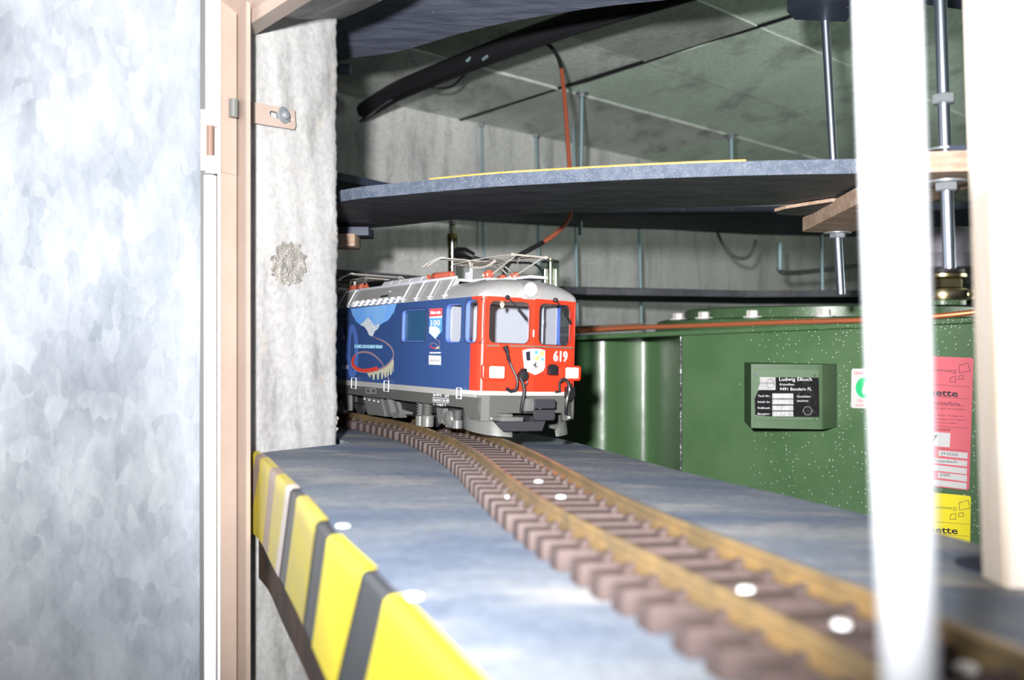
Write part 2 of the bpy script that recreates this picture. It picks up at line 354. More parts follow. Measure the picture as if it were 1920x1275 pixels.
def ell(cx, cy, rx, ry, n=28, a0=0, a1=360, close=True):
    return [(cx+rx*math.cos(math.radians(a0+(a1-a0)*k/(n if close else n-1))), cy+ry*math.sin(math.radians(a0+(a1-a0)*k/(n if close else n-1)))) for k in range(n)]

# ================================================================== THE SETTING
# ceiling: cast in place, formwork panels with recessed joints
CZ = .55
def cpt(px, py): return P(px, py, CZ*FPX/(CY-py))
ceil = MB(); ceil.prism([(-3, -1.0, CZ+.02), (6, -1.0, CZ+.02), (6, 8, CZ+.02), (-3, 8, CZ+.02)], (0, 0, .15))
ceil = ceil.obj('ceiling', M['dark'], None, kind='structure', label='grey cast concrete ceiling with formwork joints, green light bounced off the tank in its colour')
u1 = Vector((-.783, 1, 0)).normalized(); u2 = Vector((.711, .703, 0)).normalized()
o0 = cpt(1095, 178)          # joint crossing
# offsets of joints measured across (along -u1 for u2 lines, along u2 for u1 lines)
def coef(v): # v-o0 = a*u1 + b*u2
    d = v-o0; det = u1.x*u2.y-u1.y*u2.x
    return ((d.x*u2.y-d.y*u2.x)/det, (u1.x*d.y-u1.y*d.x)/det)
bcr = coef(cpt(1223, 109)); b2 = coef(cpt(1457, 194))
las = [-2.6, -1.75, b2[0]*2.0, b2[0], 0, .42, .85, 1.3, 2.2, 4.0]
lbs = [-3.2, -2.2, -1.4, -.75, -.30, bcr[1], .62, 1.3, 2.1, 3.1, 4.2, 5.2]
las = sorted(las); lbs = sorted(lbs)
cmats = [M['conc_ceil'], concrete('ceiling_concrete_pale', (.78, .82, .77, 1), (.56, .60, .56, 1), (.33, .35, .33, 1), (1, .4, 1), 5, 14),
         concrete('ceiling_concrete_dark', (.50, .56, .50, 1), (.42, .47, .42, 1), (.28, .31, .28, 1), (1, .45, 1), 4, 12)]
k = 0
for i in range(len(las)-1):
    for j in range(len(lbs)-1):
        g = .0004; gb = .0005; wide = .0055
        a0, a1, b0, b1 = las[i]+g, las[i+1]-g, lbs[j]+(wide if lbs[j] == bcr[1] else gb), lbs[j+1]-(wide if lbs[j+1] == bcr[1] else gb)
        c = o0+u1*(a0+a1)/2+u2*(b0+b1)/2
        if c.y < .3 or c.y > 6.5 or abs(c.x) > 4.5: continue
        zz = CZ-.002*((i*7+j*3) % 3)
        q = [Vector(((o0+u1*a+u2*b).x, (o0+u1*a+u2*b).y, zz)) for a, b in ((a0, b0), (a1, b0), (a1, b1), (a0, b1))]
        m = MB(); m.prism(q, (0, 0, .03-(zz-CZ)))
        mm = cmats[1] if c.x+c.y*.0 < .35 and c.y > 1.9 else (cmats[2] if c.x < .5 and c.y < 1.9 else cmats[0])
        m.obj('ceiling_panel', mm, ceil)
m = MB(); m.tube([o0+u2*bcr[1]+u1*(-2.4+.1*q_)+Vector((.0012*math.sin(q_*3.1), 0, CZ-.0005-o0.z)) for q_ in range(60)], [.0052+.0022*math.sin(q_*2.3)*math.sin(q_*.9) for q_ in range(60)], 6); m.obj('joint_filler', M['black_sheath'], ceil)
for a_, r_ in ((0, .0036), (b2[0], .0026), (b2[0]*2.0, .0024), (.42, .002)):
    m = MB(); m.tube([o0+u1*(a_+.0015*math.sin(q_*9))+u2*(-.4+q_*.12)+Vector((0, 0, CZ-.0015-o0.z)) for q_ in range(44)], r_, 6); m.obj('ceiling_seam', cmats[1], ceil)
# back wall, running away to the right
wb = Vector((-.074, 2.44, 0)); wd = Vector((.711, .703, 0)); wn = Vector((-.703, .711, 0))
m = MB(); q = [wb-wd*1.5, wb+wd*5.5, wb+wd*5.5+wn*.2, wb-wd*1.5+wn*.2]
m.prism([Vector((p.x, p.y, -1.3)) for p in q], (0, 0, 1.3+CZ+.01)); m.obj('wall_back', M['conc_wall'], kind='structure', label='streaked grey concrete wall behind the tank')
# rough lump of mortar along the wall head
# left inner wall (returns behind the pier)
m = MB(); lw = wb-wd*1.0
m.prism([(lw.x-.1, lw.y, -1.3), (lw.x, lw.y, -1.3), (-.95, .95, -1.3), (-1.1, .95, -1.3)], (0, 0, 1.3+CZ+.01)); m.obj('wall_left', M['conc_wall'], kind='structure', label='concrete wall closing the cellar on the left')
m = MB(); m.prism([(2.6, -.2, -1.3), (2.7, -.2, -1.3), (4.6, 7, -1.3), (4.4, 7, -1.3)], (0, 0, 1.3+CZ+.01)); m.obj('wall_right', M['conc_wall'], kind='structure', label='concrete wall closing the cellar on the right')
m = MB(); m.prism([(-3, -1, -1.35), (5, -1, -1.35), (5, 7.5, -1.35), (-3, 7.5, -1.35)], (0, 0, .05)); m.obj('floor', M['floor'], kind='structure', label='bare concrete cellar floor')

# ---- pier with jagged inner arris + lintel : the wall the opening is cut through
X1, Y1 = (470-CX)/FPX*.95, .95; PX_IN = 640
pd = Vector((.5, .866, 0)); X2, Y2 = None, None
t_ = 1.0
lo_t = ((PX_IN-CX)/FPX*.95 - X1)/(pd.x-(PX_IN-CX)/FPX*pd.y)   # length where the ray of px 640 meets the face
bm = bmesh.new(); rows = []
zs = [-1.2+.1*i for i in range(8)]+[-.44+.0035*i for i in range(int((CZ+.44)/.0035)+1)]
def jag(z): return .0009*math.sin(z*70)+.0007*math.sin(z*411+1)+.0005*math.sin(z*907+2)+.0009*random.uniform(-1, 1)
NU = 26
for z in zs:
    j = jag(z); row = []
    for i in range(NU+1):
        u = i/NU; L_ = lo_t+j; t = -.004+(L_+.004)*u
        n = Vector((.866, -.5, 0)); bulge = .0008*math.sin(z*23+u*9)*math.sin(u*17+z*5)+.0002*random.uniform(-1, 1)
        if .30 < u: pass
        round_ = -.012*max(0, (u-.94)/.06)**2
        p = Vector((X1, Y1, z))+pd*t+n*(bulge+round_); row.append(p)
    back = Vector((X1, Y1, z))+pd*(lo_t+j-.004)
    row.append(back+Vector((-.035, .01, 0))); row.append(back+Vector((-.40, .52, 0))); row.append(Vector((X1, Y1, z))+pd*(-.004)+Vector((-.52, .56, 0)))
    rows.append(row)
m = MB(); m.strip(rows, True)
# lintel block above the opening, running towards the viewer on the right
la = P(455, 30, .95); lb = P(640, 36, 1.075); ld_ = Vector((.783, -1, 0)).normalized()
li = []
for s_ in [i*.03 for i in range(34)]:
    a = Vector((la.x, la.y, .322))+ld_*s_; b = Vector((lb.x, lb.y, lb.z+.0028*math.sin(s_*190)+.0015*math.sin(s_*410)))+ld_*s_
    b2_ = b+Vector((.0, .0, 0)); li.append([a, (a+b)/2-Vector((0, 0, .004)), b, b+Vector((.004, .006, .02)), Vector((b.x, b.y, CZ)), Vector((a.x, a.y, CZ))])
m.strip(li, True)
pier = m.obj('wall_front', M['conc_pier'], kind='structure', label='rough pale concrete jamb and lintel of the wall opening', ang=60)
# patch of exposed gravel in the jamb
def pier_pt(px, py, off=.0):
    n = Vector((.866, -.5, 0)); d = Vector(((px-CX)/FPX, 1, (CY-py)/FPX)); o = Vector((X1, Y1, 0)); t = o.dot(n)/d.dot(n); return d*t+n*off
m = MB(); c_ = [pier_pt(540+(31+4*math.sin(k*1.7)+3*math.sin(k*4.1))*math.cos(2*PI*k/36), 494+(40+4*math.sin(k*2.3)+3*math.sin(k*5.3))*math.sin(2*PI*k/36), .0012) for k in range(36)]
m.prism(c_, Vector((.866, -.5, 0))*-.004); m.obj('crater_rim', M['rubble'], pier, kind='stuff', smooth=False)
m = MB()
for i in range(190):
    a = random.uniform(0, 2*PI); r = math.sqrt(random.random()); cx = 540+30*r*math.cos(a)+6*math.sin(2*a); cy = 494+40*r*math.sin(a)
    p = pier_pt(cx, cy, .0008); s_ = random.uniform(.001, .0028)
    m.box(p, (s_, s_, s_), Matrix.Rotation(random.uniform(0, 3), 3, Vector((random.random(), random.random(), random.random()+.1)).normalized()), bev=s_*.25)
g = m.obj('gravel_patch', M['rubble'], pier, kind='stuff')
m = MB()
for cx, cy, rx, ry, n_ in ((628, 440, 6, 16, 22), (600, 790, 5, 24, 26), (628, 790, 7, 22, 24)):
    for i in range(n_):
        a = random.uniform(0, 2*PI); r = math.sqrt(random.random())
        p = pier_pt(cx+rx*r*math.cos(a), cy+ry*r*math.sin(a), -.0016); s_ = random.uniform(.0015, .0034)
        m.box(p, (s_, s_, s_), Matrix.Rotation(random.uniform(0, 3), 3, Vector((random.random(), random.random(), random.random()+.1)).normalized()), bev=s_*.25)
g = m.obj('chipped_aggregate', M['rubble'], pier, kind='stuff')

# ---- steel door frame
fr_root = empty('trim_1', P(440, 1275, .92), label='beige painted steel door frame with slotted anchor strap', kind='structure')
def vprof(pxs, z0, z1, mtl, name, parent, **kw):
    q = [P(px, CY, Y) for px, Y in pxs]; m = MB(); m.prism([Vector((p.x, p.y, z0)) for p in q], (0, 0, z1-z0)); return m.obj(name, mtl, parent, smooth=False, **kw)
vprof([(408, .900), (413, .897), (443.5, .918), (444, .924), (459, .893), (462, .888), (469.5, .892), (470.5, .906), (466, .93), (440, .95), (405, .93)], -.9, .54, M['beige'], 'jamb_profile', fr_root)
for y0, y1 in ((183, 214), (214, 325)):       # welded pads, each stands a hair proud
    f1 = P(414.5, CY, .8965); f2 = P(443, CY, .9165); nn = Vector((.6, -.8, 0))*.0008
    zt, zb = (CY-y0)/FPX*.905, (CY-y1)/FPX*.905
    m = MB(); m.prism([Vector((f1.x, f1.y, zb))+nn*.2, Vector((f2.x, f2.y, zb))+nn*.2, Vector((f2.x, f2.y, zt))+nn*.2, Vector((f1.x, f1.y, zt))+nn*.2], nn); m.obj('weld_pad', M['beige'], fr_root)
m = MB(); c = P(438, 203, .905); m.lathe([(.0042, -.0085), (.0042, .0085)], c, seg=16); m.obj('pin_sleeve', M['bgrey'], fr_root, label='bare metal pin sleeve')
# header of the frame
m = MB(); h0 = P(466, 47, .91); h1 = P(441, 22, .95)
a = h0-ld_*.06; 
m.prism([a, a+Vector((0, 0, .012)), a+Vector((-.03, .004, .018)), a+Vector((-.05, .012, .022)), a+Vector((-.05, .02, .12)), a+Vector((.0, .03, .12)), a+Vector((.012, .02, .004))], ld_*.9)
m.obj('header_profile', M['beige'], fr_root, smooth=False)
# anchor strap on the jamb
strap_fr = Frame(pier_pt(470, 220, .0024), pd, (0, 0, 1))
pts = [strap_fr.px(*q) for q in ((468, 192), (547, 208), (549, 236), (547, 243), (468, 230))]
slot0 = strap_fr.px(500, 213); slot = [(x+slot0[0], y+slot0[1]) for x, y in rrect(0, -.0035, .034, .0035, .0035)]
me = plate_mesh([pts, slot], .0035, .0004); me.transform(strap_fr.mx(.002)); mkobj('anchor_strap', me, M['beige'], fr_root)
sc = strap_fr.at(*strap_fr.px(527, 217)); ax = -strap_fr.n if strap_fr.n.y > 0 else strap_fr.n
m = MB(); m.lathe([(.0085, .001), (.0088, .004), (.0082, .0052), (.0045, .0055), (.0043, .0075), (.0032, .0092), (.0, .0098)], sc, ax, 24); m.obj('anchor_bolt', M['washer'], fr_root)
# ---- galvanised door leaf
door = empty('door_1', P(375, 1275, .9), label='open galvanised sheet metal door on the left', kind='structure')
dr = P(377, CY, .905); dd = Vector((-.711, -.703, 0)); dn = Vector((.703, -.711, 0))
m = MB(); NN = 30
rows = []
for i in range(NN+1):
    t = .75*i/NN; rows.append([Vector((dr.x, dr.y, z))+dd*t+dn*(.0012*math.sin(t*21+z*7)+.0008*math.sin(z*19+t*5)) for z in [-.8+.05*k for k in range(24)]+[.335+0]])
rows2 = [[p-dn*.0015 for p in r] for r in rows]
m.strip(rows); m.strip(rows2); leaf = m.obj('door_panel', M['galv'], door)
def door_pt(px, py):
    d = Vector(((px-CX)/FPX, 1, (CY-py)/FPX)); return d*(dr.dot(dn)/d.dot(dn))
# folded top rail of the leaf
m = MB(); p0 = Vector((dr.x, dr.y, .335)); m.prism([p0, p0+Vector((0, 0, .06)), p0+Vector((0, 0, .06))-dn*.01, p0-dn*.01], dd*.75)
m.obj('top_rail', M['galv'], door)
vprof([(374, .905), (376, .903), (387, .906), (387, .915), (374, .915)], -.9, .40, M['bgrey'], 'edge_fold', door, label='plain grey folded edge of the door')
for y0, y1, x0 in ((-160, 236, 397), (294, 325, 396), (330, 1500, 394)):
    r_ = .0056 if y0 != 294 else .0052
    m = MB(); m.tube([P(x0+(0 if y0 < 300 else .5), y1, .888), P(x0, y0, .888)], r_, 14); m.obj('hinge_knuckle', M['white'], door)
m = MB(); m.tube([P(394, 296, .888), P(394, 234, .888)], .0032, 12); m.obj('hinge_pin', M['brown'], door)
m = MB(); zt, zb = (CY-205)/FPX*.9, (CY-320)/FPX*.9; q1, q2 = P(376, CY, .9), P(413, CY, .8985)
m.prism([Vector((q1.x, q1.y, zb)), Vector((q2.x, q2.y, zb)), Vector((q2.x, q2.y, zt)), Vector((q1.x, q1.y, zt))], (0, .004, 0)); m.obj('hinge_plate', M['beige'], door, label='beige hinge plate')
m = MB(); m.tube([P(410.5, 1500, .8935), P(410.5, -120, .8935)], .0013, 8); m.obj('paint_ridge', M['white'], door, label='white paint ridge')

# ================================================================== SPIRAL DECKS
def prism_deck(m, near, far, z0, th):
    """polygon between two edge polylines (lists of (x, y)) on the sloping plane"""
    poly = [onp(x, y, z0) for x, y in near]+[onp(x, y, z0) for x, y in far[::-1]]
    m.prism(poly, (0, 0, th)); return m
def cr2(l, n=6): return [(p.x, p.y) for p in catmull([Vector((x, y, 0)) for x, y in l], n)]
def gx(px, py, z): v = G(px, py, z); return (v.x, v.y)
# lower deck -------------------------------------------------
fas_px = [(485, 840), (505, 862), (530, 888), (575, 932), (640, 1008), (710, 1076), (780, 1148), (900, 1275)]
fas = [gx(x, y, BOARDZ) for x, y in fas_px]
fas[0] = (-.2478, .939)
fas = fas+[(.030, .185), (.065, .09)]
fas_c = cr2(fas, 8)
right = [(-.47, 1.86), (-.3, 1.72), (-.1, 1.50), (.03, 1.285)]+[gx(*p, BOARDZ) for p in ((1060, 825), (1100, 835), (1280, 884), (1450, 924), (1620, 964), (1870, 1030))]+[(.285, .42), (.30, .25), (.31, .05)]
right_c = cr2(right, 6)
left_c = [(-.56, 1.60), (-.42, 1.42), (-.31, 1.28), (-.195, 1.11), (-.183, 1.085)]+[((1-t)*-.183+t*-.240, (1-t)*1.075+t*.962) for t in (0, .3, .6, 1)]
deck = empty('track_deck', onp(.05, .6, BOARDZ-.012), label='dusty blue painted lower spiral deck that carries the train track', cat='deck')
m = MB(); prism_deck(m, left_c+fas_c, right_c, BOARDZ-.014, .014)
m.obj('deck_board', M['deck'], deck, smooth=False)
# edge board (fascia) with hazard tape
def offs(l, d):
    out = []
    for i, (x, y) in enumerate(l):
        a = Vector(l[max(i-1, 0)]+(0,)); b = Vector(l[min(i+1, len(l)-1)]+(0,)); t = (b-a).normalized(); out.append((x+t.y*-d, y+t.x*d))
    return out
inner = fas_c; outer = offs(fas_c, -.007)
if outer[40][0] > inner[40][0]: outer = offs(fas_c, .007)
FH = .077
def fpt(l, s, dz):     # s in index units, linear
    s = max(0, min(len(l)-1.001, s)); i = int(s); t = s-i; x = l[i][0]*(1-t)+l[i+1][0]*t; y = l[i][1]*(1-t)+l[i+1][1]*t
    return onp(x, y, BOARDZ+.0012+dz)
m = MB(); rows = []
for i in range(len(inner)):
    rows.append([fpt(outer, i, -FH), fpt(outer, i, -.0015), fpt(outer, i, -.0004)*.8+fpt(inner, i, -.0004)*.2, fpt(inner, i, 0)*.8+fpt(outer, i, 0)*.2, fpt(inner, i, -.001), fpt(inner, i, -FH)])
m.strip(rows, True); fascia = m.obj('edge_board', M['dark_tape'], deck, ang=50)
m = MB(); rows = []
for i in range(len(inner)):
    rows.append([fpt(inner, i, -.020), fpt(inner, i, -FH-.046), fpt(inner, i, -FH-.046)+Vector((.008, .003, 0)), fpt(inner, i, -.020)+Vector((.008, .003, 0))])
m.strip(rows, True); m.obj('backing_board', mat('dark_brown_wood', (.018, .013, .010, 1), .8, col2=(.06, .032, .02, 1), nscale=22, bump=.001), deck, ang=50, label='dark brown backing board showing below the hazard tape')
# arc length table
acc = [0]
for i in range(1, len(outer)): acc.append(acc[-1]+math.dist(outer[i], outer[i-1]))
def s_of_len(L_):
    for i in range(1, len(acc)):
        if acc[i] >= L_: return i-1+(L_-acc[i-1])/(acc[i]-acc[i-1])
    return len(acc)-1.001
def len_of_px(px):     # arc length where the top edge of the fascia shows at photo column px
    best = None
    for k in range(0, 2000):
        L_ = acc[-1]*k/2000; p = fpt(inner, s_of_len(L_), 0)
        x = CX+FPX*p.x/p.y
        if x >= px: return L_
    return acc[-1]
def tape(px0, px1, mtl, name):
    l0, l1 = (0 if px0 < 490 else len_of_px(px0)), len_of_px(px1); m = MB(); rows = []
    n = max(4, int((l1-l0)/.006))
    off = .0006
    for i in range(n+1):
        L_ = l0+(l1-l0)*i/n; row = []
        so = s_of_len(L_); row.append(fpt(inner, so, .0004)+Vector((0, 0, .0005))); row.append(fpt(outer, so, .0)*.75+fpt(inner, so, 0)*.25+Vector((0, 0, .0006)))
        for k in range(8):
            h = FH*k/7; Lb = max(0, L_-h*.85)
            so = s_of_len(Lb); i0 = int(so); p = fpt(outer, so, -.0012-h*.985); q = fpt(inner, so, -.0012-h*.985)
            row.append(p+(p-q).normalized()*off)
        rows.append(row)
    m.strip(rows); return m.obj(name, mtl, deck, ang=60)
for a, b, mt, nm in ((470, 494, 'yellow_old', 'yellow_tape'), (494, 504, 'brown_tape', 'faded_tape'), (504, 523, 'yellow_old', 'yellow_tape'), (523, 535, 'brown_tape', 'faded_tape'),
                     (535, 556, 'yellow_old', 'yellow_tape'), (556, 564, 'pale_tape', 'faded_tape'), (577, 617, 'yellow_old', 'yellow_tape'), (641, 708, 'yellow', 'yellow_tape'), (757, 1020, 'yellow', 'yellow_tape')):
    tape(a, b, M[mt], nm)
for px, py in ((643, 987), (774, 1120)):
    m = MB(); c = G(px, py, BOARDZ); m.lathe([(.0042, 0), (.0042, .0008), (.0028, .0014), (.0, .0016)], c, UP, 16); m.obj('deck_screw', M['screw'], deck)
m = MB(); c = G(1880, 1064, BOARDZ); m.lathe([(.022, 0), (.022, .0012), (.02, .0016), (0, .0016)], c, UP, 28); m.obj('plug_disc', M['navy_plain'], deck, label='dark blue round plug let into the deck')

# middle deck ------------------------------------------------
Z2 = .182
near_px = [(640, 378), (757, 365), (902, 352), (1019, 345), (1200, 336), (1400, 329), (1617, 325)]
far_px = [(640, 433), (740, 424), (850, 412), (1000, 401), (1200, 392), (1400, 386), (1617, 378)]
near2 = [(-.42, 1.41), (-.31, 1.275)]+[gx(x, y, Z2) for x, y in near_px]
far2 = [(-.50, 1.68), (-.38, 1.55)]+[gx(x, y, Z2) for x, y in far_px]
middeck = empty('upper_deck', onp(.1, 1.0, Z2), label='navy painted plywood deck of the spiral hanging above the train', cat='deck')
near2c, far2c = cr2(near2, 6), cr2(far2, 6)
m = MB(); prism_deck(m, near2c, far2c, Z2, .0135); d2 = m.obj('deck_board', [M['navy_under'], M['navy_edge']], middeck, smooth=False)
for p in d2.data.polygons:
    if abs(p.normal.z) < .5: p.material_index = 1
m = MB()
na = [q for q in near2c if -.105 < q[0] < .222]; nb = [(x, y+.0028) for x, y in na]
prism_deck(m, nb, [(x+.01, y+.03) for x, y in na], Z2+.0135, .0022); m.obj('plywood_bed', M['ply'], middeck, smooth=False)
m = MB(); e = near2[-1]; f_ = far2[-1]
ee = gx(1700, 324, Z2); prism_deck(m, [e, ee], [f_, gx(1700, 374, Z2)], Z2+.0002, .0165)
m.obj('end_block', M['pine'], middeck, smooth=False, label='bare pine end piece of the deck')
m = MB(); e3, e4 = gx(1786, 319, .163), gx(1900, 319, .163); prism_deck(m, [(e3[0], e3[1]+.006), (e4[0], e4[1]+.006)], [gx(1800, 345, .163), gx(1900, 345, .163)], .163+.0168, .0045)
recenter(m.obj('cover_strip', M['navy_plain'], label='short dark blue strip lying on top of the pine batten beside the right rod', cat='board', smooth=False))
# diagonal pine batten below it
ZB = .163
bat = MB(); bat.prism([G(1503, 435, ZB), G(1592, 437, ZB), G(1905, 318, ZB), G(1726, 323, ZB)], (0, 0, .0165))
bmesh.ops.bevel(bat.bm, geom=[e for e in bat.bm.edges if abs((e.verts[0].co-e.verts[1].co).normalized().z) > .9], offset=.004, segments=3, affect='EDGES')
recenter(bat.obj('support_batten', M['pine'], label='bare pine batten slung diagonally under the upper deck on two rods', cat='batten', ang=50))
m = MB(); q = [(1452, 397), (1458, 402), (1500, 405), (1560, 395), (1600, 380), (1560, 378), (1475, 391)]
m.prism([G(x, y, .1775) for x, y in q], (0, 0, .0035)); o = m.obj('plywood_gusset', [M['navy_under'], M['pine']], label='thin plywood tongue with pale edge beside the diagonal batten', cat='plywood', smooth=False)
for p in o.data.polygons:
    if abs(p.normal.z) < .5: p.material_index = 1
recenter(o)
# block ends at the left, beside the jamb
m = MB(); m.box(P(630, 453, 1.30), (.06, .05, .0175), bev=.003); recenter(m.obj('wood_block', M['pine'], label='pale wood block end sticking out beside the concrete jamb', cat='wood block'))
m = MB(); m.box(P(625, 437, 1.33), (.105, .05, .012), bev=.001); recenter(m.obj('wood_block', M['navy_plain'], label='dark painted block directly above the pale block end', cat='wood block'))

# top deck -----------------------------------------------------
Z3 = .437
far3 = [(-.50, 1.70), (-.38, 1.56)]+[gx(x, y, Z3) for x, y in ((640, 114), (740, 98), (866, 62), (966, 39), (1120, 14), (1285, -4), (1400, -22), (1600, -50))]
near3 = [(-.42, 1.42), (-.31, 1.29)]+[(x-.02+.0*i, y-.25) for i, (x, y) in enumerate(far3[2:])]
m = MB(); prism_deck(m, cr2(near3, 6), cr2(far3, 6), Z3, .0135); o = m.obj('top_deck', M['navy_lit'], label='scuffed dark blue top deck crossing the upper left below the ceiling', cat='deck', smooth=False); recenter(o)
# its battens at upper right
ZC = .377
m = MB(); m.prism([P(x, y, ZC*FPX/(CY-y)) for x, y in ((1476, 22), (1490, 37), (1586, 41), (1606, 14), (1660, -40), (1500, -40))], (0, 0, .02)); o = m.obj('support_batten', M['navy_plain'], label='dark blue batten under the ceiling holding the left near rod', cat='batten', smooth=False); recenter(o)
m = MB(); m.prism([P(x, y, .36*FPX/(CY-y)) for x, y in ((1690, 3), (1760, 12), (1960, 40), (1960, -60), (1690, -60))], (0, 0, .02)); o = m.obj('support_batten', M['navy_plain'], label='dark blue batten at the top right holding the right near rod', cat='batten', smooth=False); recenter(o)

# far decks of the spiral -------------------------------------------
def far_deck(near, far, z, th, label, mt):
    m = MB(); m.prism([Vector((x, y, z+dz)) for x, y, dz in near]+[Vector((x, y, z+dz)) for x, y, dz in far[::-1]], (0, 0, th)); o = m.obj('far_deck', mt, label=label, cat='deck', smooth=False, group='far decks of the spiral'); recenter(o); return o
def xy(px, Y, dz=0): return ((px-CX)/FPX*Y, Y, dz)
far_deck([xy(520, 1.56, .012), xy(640, 1.62, .012), xy(760, 1.74, .008), xy(900, 1.84, .004), xy(1100, 1.92), xy(1400, 1.93), xy(1640, 1.9, -.006), xy(1830, 1.8, -.01)],
         [xy(520, 1.80, .012), xy(640, 1.95, .012), xy(760, 2.05, .008), xy(900, 2.12, .004), xy(1100, 2.2), xy(1250, 2.24), xy(1400, 2.34), xy(1640, 2.35, -.006), xy(1830, 2.2, -.01)], .257, .013,
         'dark blue far deck of the spiral behind the upper deck', M['navy_plain'])
far_deck([xy(520, 1.54, .02), xy(640, 1.62, .02), xy(900, 1.80, .012), xy(1100, 1.9, .004), xy(1400, 1.92), xy(1640, 1.9, 0), xy(1980, 1.8, 0)],
         [xy(520, 1.80, .02), xy(640, 1.95, .02), xy(900, 2.1, .012), xy(1100, 2.2, .004), xy(1400, 2.3), xy(1640, 2.3, 0), xy(1980, 2.2, 0)], .086, .013,
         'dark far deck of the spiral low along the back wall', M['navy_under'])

# ================================================================== THREADED RODS
def thread(p0, p1, r, pitch=.0018, seg=12, wob=.07):
    L_ = (p1-p0).length; n = max(2, int(L_/pitch)); pts = []; rs = []
    for i in range(2*n+1): pts.append(p0+(p1-p0)*(i/(2*n))); rs.append(r*(1 if i % 2 else 1-wob))
    return pts, rs
def rod(px0, py0, px1, py1, Y, r, label, nuts=(), washers=(), mt='zinc', group='threaded rods of the spiral', Yb=None, wash_up=()):
    p0 = P(px0, py0, Y); p1 = P(px1, py1, Yb or Y); root = empty('threaded_rod', p1, label, 'rod', group)
    pts, rs = thread(p0, p1, r); m = MB(); m.tube(pts, rs, 12)
    m.obj('rod_shaft', M[mt], root, ang=80)
    def at(py):
        t = (py-py0)/(py1-py0); return p0+(p1-p0)*t
    for py in nuts:
        c = at(py); m = MB(); m.lathe([(r*1.55, -.0042), (r*1.75, -.0034), (r*1.75, .0034), (r*1.55, .0042)], c, (0, 0, 1), 6); m.obj('hex_nut', M['washer'], root, smooth=False)
    for py in washers:
        c = at(py); m = MB(); m.lathe([(r*3.0, -.0009), (r*3.0, .0009)], c, (0, 0, 1), 32); m.obj('washer', M['washer'], root)
    return root
rod(1546, 14, 1577, 553, 1.136, .0053, 'threaded rod through the near deck, left of the blurred foreground rod', nuts=(28, 440), washers=(20, 436.5))
rod(1761, -60, 1780, 505, .806, .0053, 'bright threaded rod with a free nut halfway, right of the blurred foreground rod', nuts=(186, 349), washers=(341.5, 282))
rod(1091, 176, 1088, 441, 2.1, .0048, 'tall pale rod hanging from the ceiling beside the brown cable', nuts=(179,), washers=(175,), mt='zinc_dim')
rod(903, 232, 907, 520, 2.42, .0034, 'thin dull rod in front of the ceiling corner, left of the brown cable', nuts=(235,), mt='zinc_dim')
rod(1005, 252, 1014, 640, 2.45, .0038, 'thin dull rod behind the glass filter bowl', nuts=(255,), mt='zinc_dim')
rod(1075, 233, 1084, 640, 2.38, .0038, 'thin dull rod close left of the tall pale rod', nuts=(237,), washers=(548,), mt='zinc_dim')
rod(1371, 254, 1373, 436, 2.3, .0058, 'short dull rod near the middle of the ceiling', nuts=(257,), washers=(254, 392), mt='zinc_dim')
rod(1196, 300, 1203, 620, 2.55, .0046, 'thin bluish rod against the wall left of the tank lid', nuts=(), mt='zinc_dim')
rod(1462, 455, 1462, 506, 2.3, .0060, 'stub of rod where the grey cable starts behind the near rod', mt='zinc_dim')
rod(1540, 440, 1542, 545, 2.3, .0040, 'faint rod behind the near rod under the diagonal batten', washers=(542,), mt='zinc_dim')
# big blurred rod in the immediate foreground
p0 = P(1662, -80, .20); p1 = P(1706, 1275, .20); p1 = p1+(p1-p0)*.12
fr = empty('threaded_rod', p1, 'large out of focus threaded rod standing in front of everything on the right', 'rod')
pts, rs = thread(p0, p1, .0058, .0018, 16, .09); m = MB(); m.tube(pts, rs, 16); m.obj('rod_shaft', mat('bright_zinc_steel', (.90, .94, 1, 1), .4, .15), fr, ang=80)
# foreground wooden post at the right edge
b0 = G(1884, 1104, BOARDZ); Yp = b0.y; x0t, x0b = (1846-CX)/FPX*Yp, (1885-CX)/FPX*Yp
zt = CY/FPX*Yp+.03; zb = b0.z
m = MB(); rows = [[Vector((x0b, Yp, zb-.0005)), Vector((x0b+.05, Yp-.0, zb-.0019)), Vector((x0b+.05, Yp+.022, zb-.0022)), Vector((x0b, Yp+.022, zb-.0008))],
        [Vector((x0t-.0004, Yp, zt)), Vector((x0t+.05, Yp, zt)), Vector((x0t+.05, Yp+.022, zt)), Vector((x0t, Yp+.022, zt))]]
m.strip(rows, True); m.bm.verts.ensure_lookup_table(); v = m.bm.verts; m.bm.faces.new([v[0], v[1], v[2], v[3]]); m.bm.faces.new([v[4], v[5], v[6], v[7]])
bmesh.ops.bevel(m.bm, geom=list(m.bm.edges), offset=.0012, segments=2, affect='EDGES')
recenter(m.obj('wooden_post', M['pine_bright'], label='very bright planed wood post at the right edge standing on the lower deck', cat='post', ang=50))

# ================================================================== RAILWAY TRACK
lpx = [(1800, 1322), (1612, 1230), (1387, 1114), (1200, 1030), (1056, 966), (974, 913), (935, 877), (905, 850), (863, 823), (800, 798), (740, 784), (645, 770)]
Lr = [G(x, y, RAILZ) for x, y in lpx]
GA = .0505
# smooth the measured left rail, then offset to the centre line
Ls = [(p.x, p.y) for p in Lr]
Ls = [(.128, .105)]+Ls+[(-.345, 1.50), (-.44, 1.62), (-.50, 1.70)]
for _ in range(2):
    Ls = [Ls[0]]+[tuple((Ls[i-1][k]+2*Ls[i][k]+Ls[i+1][k])/4 for k in (0, 1)) for i in range(1, len(Ls)-1)]+[Ls[-1]]
Lc = cr2(Ls, 14)
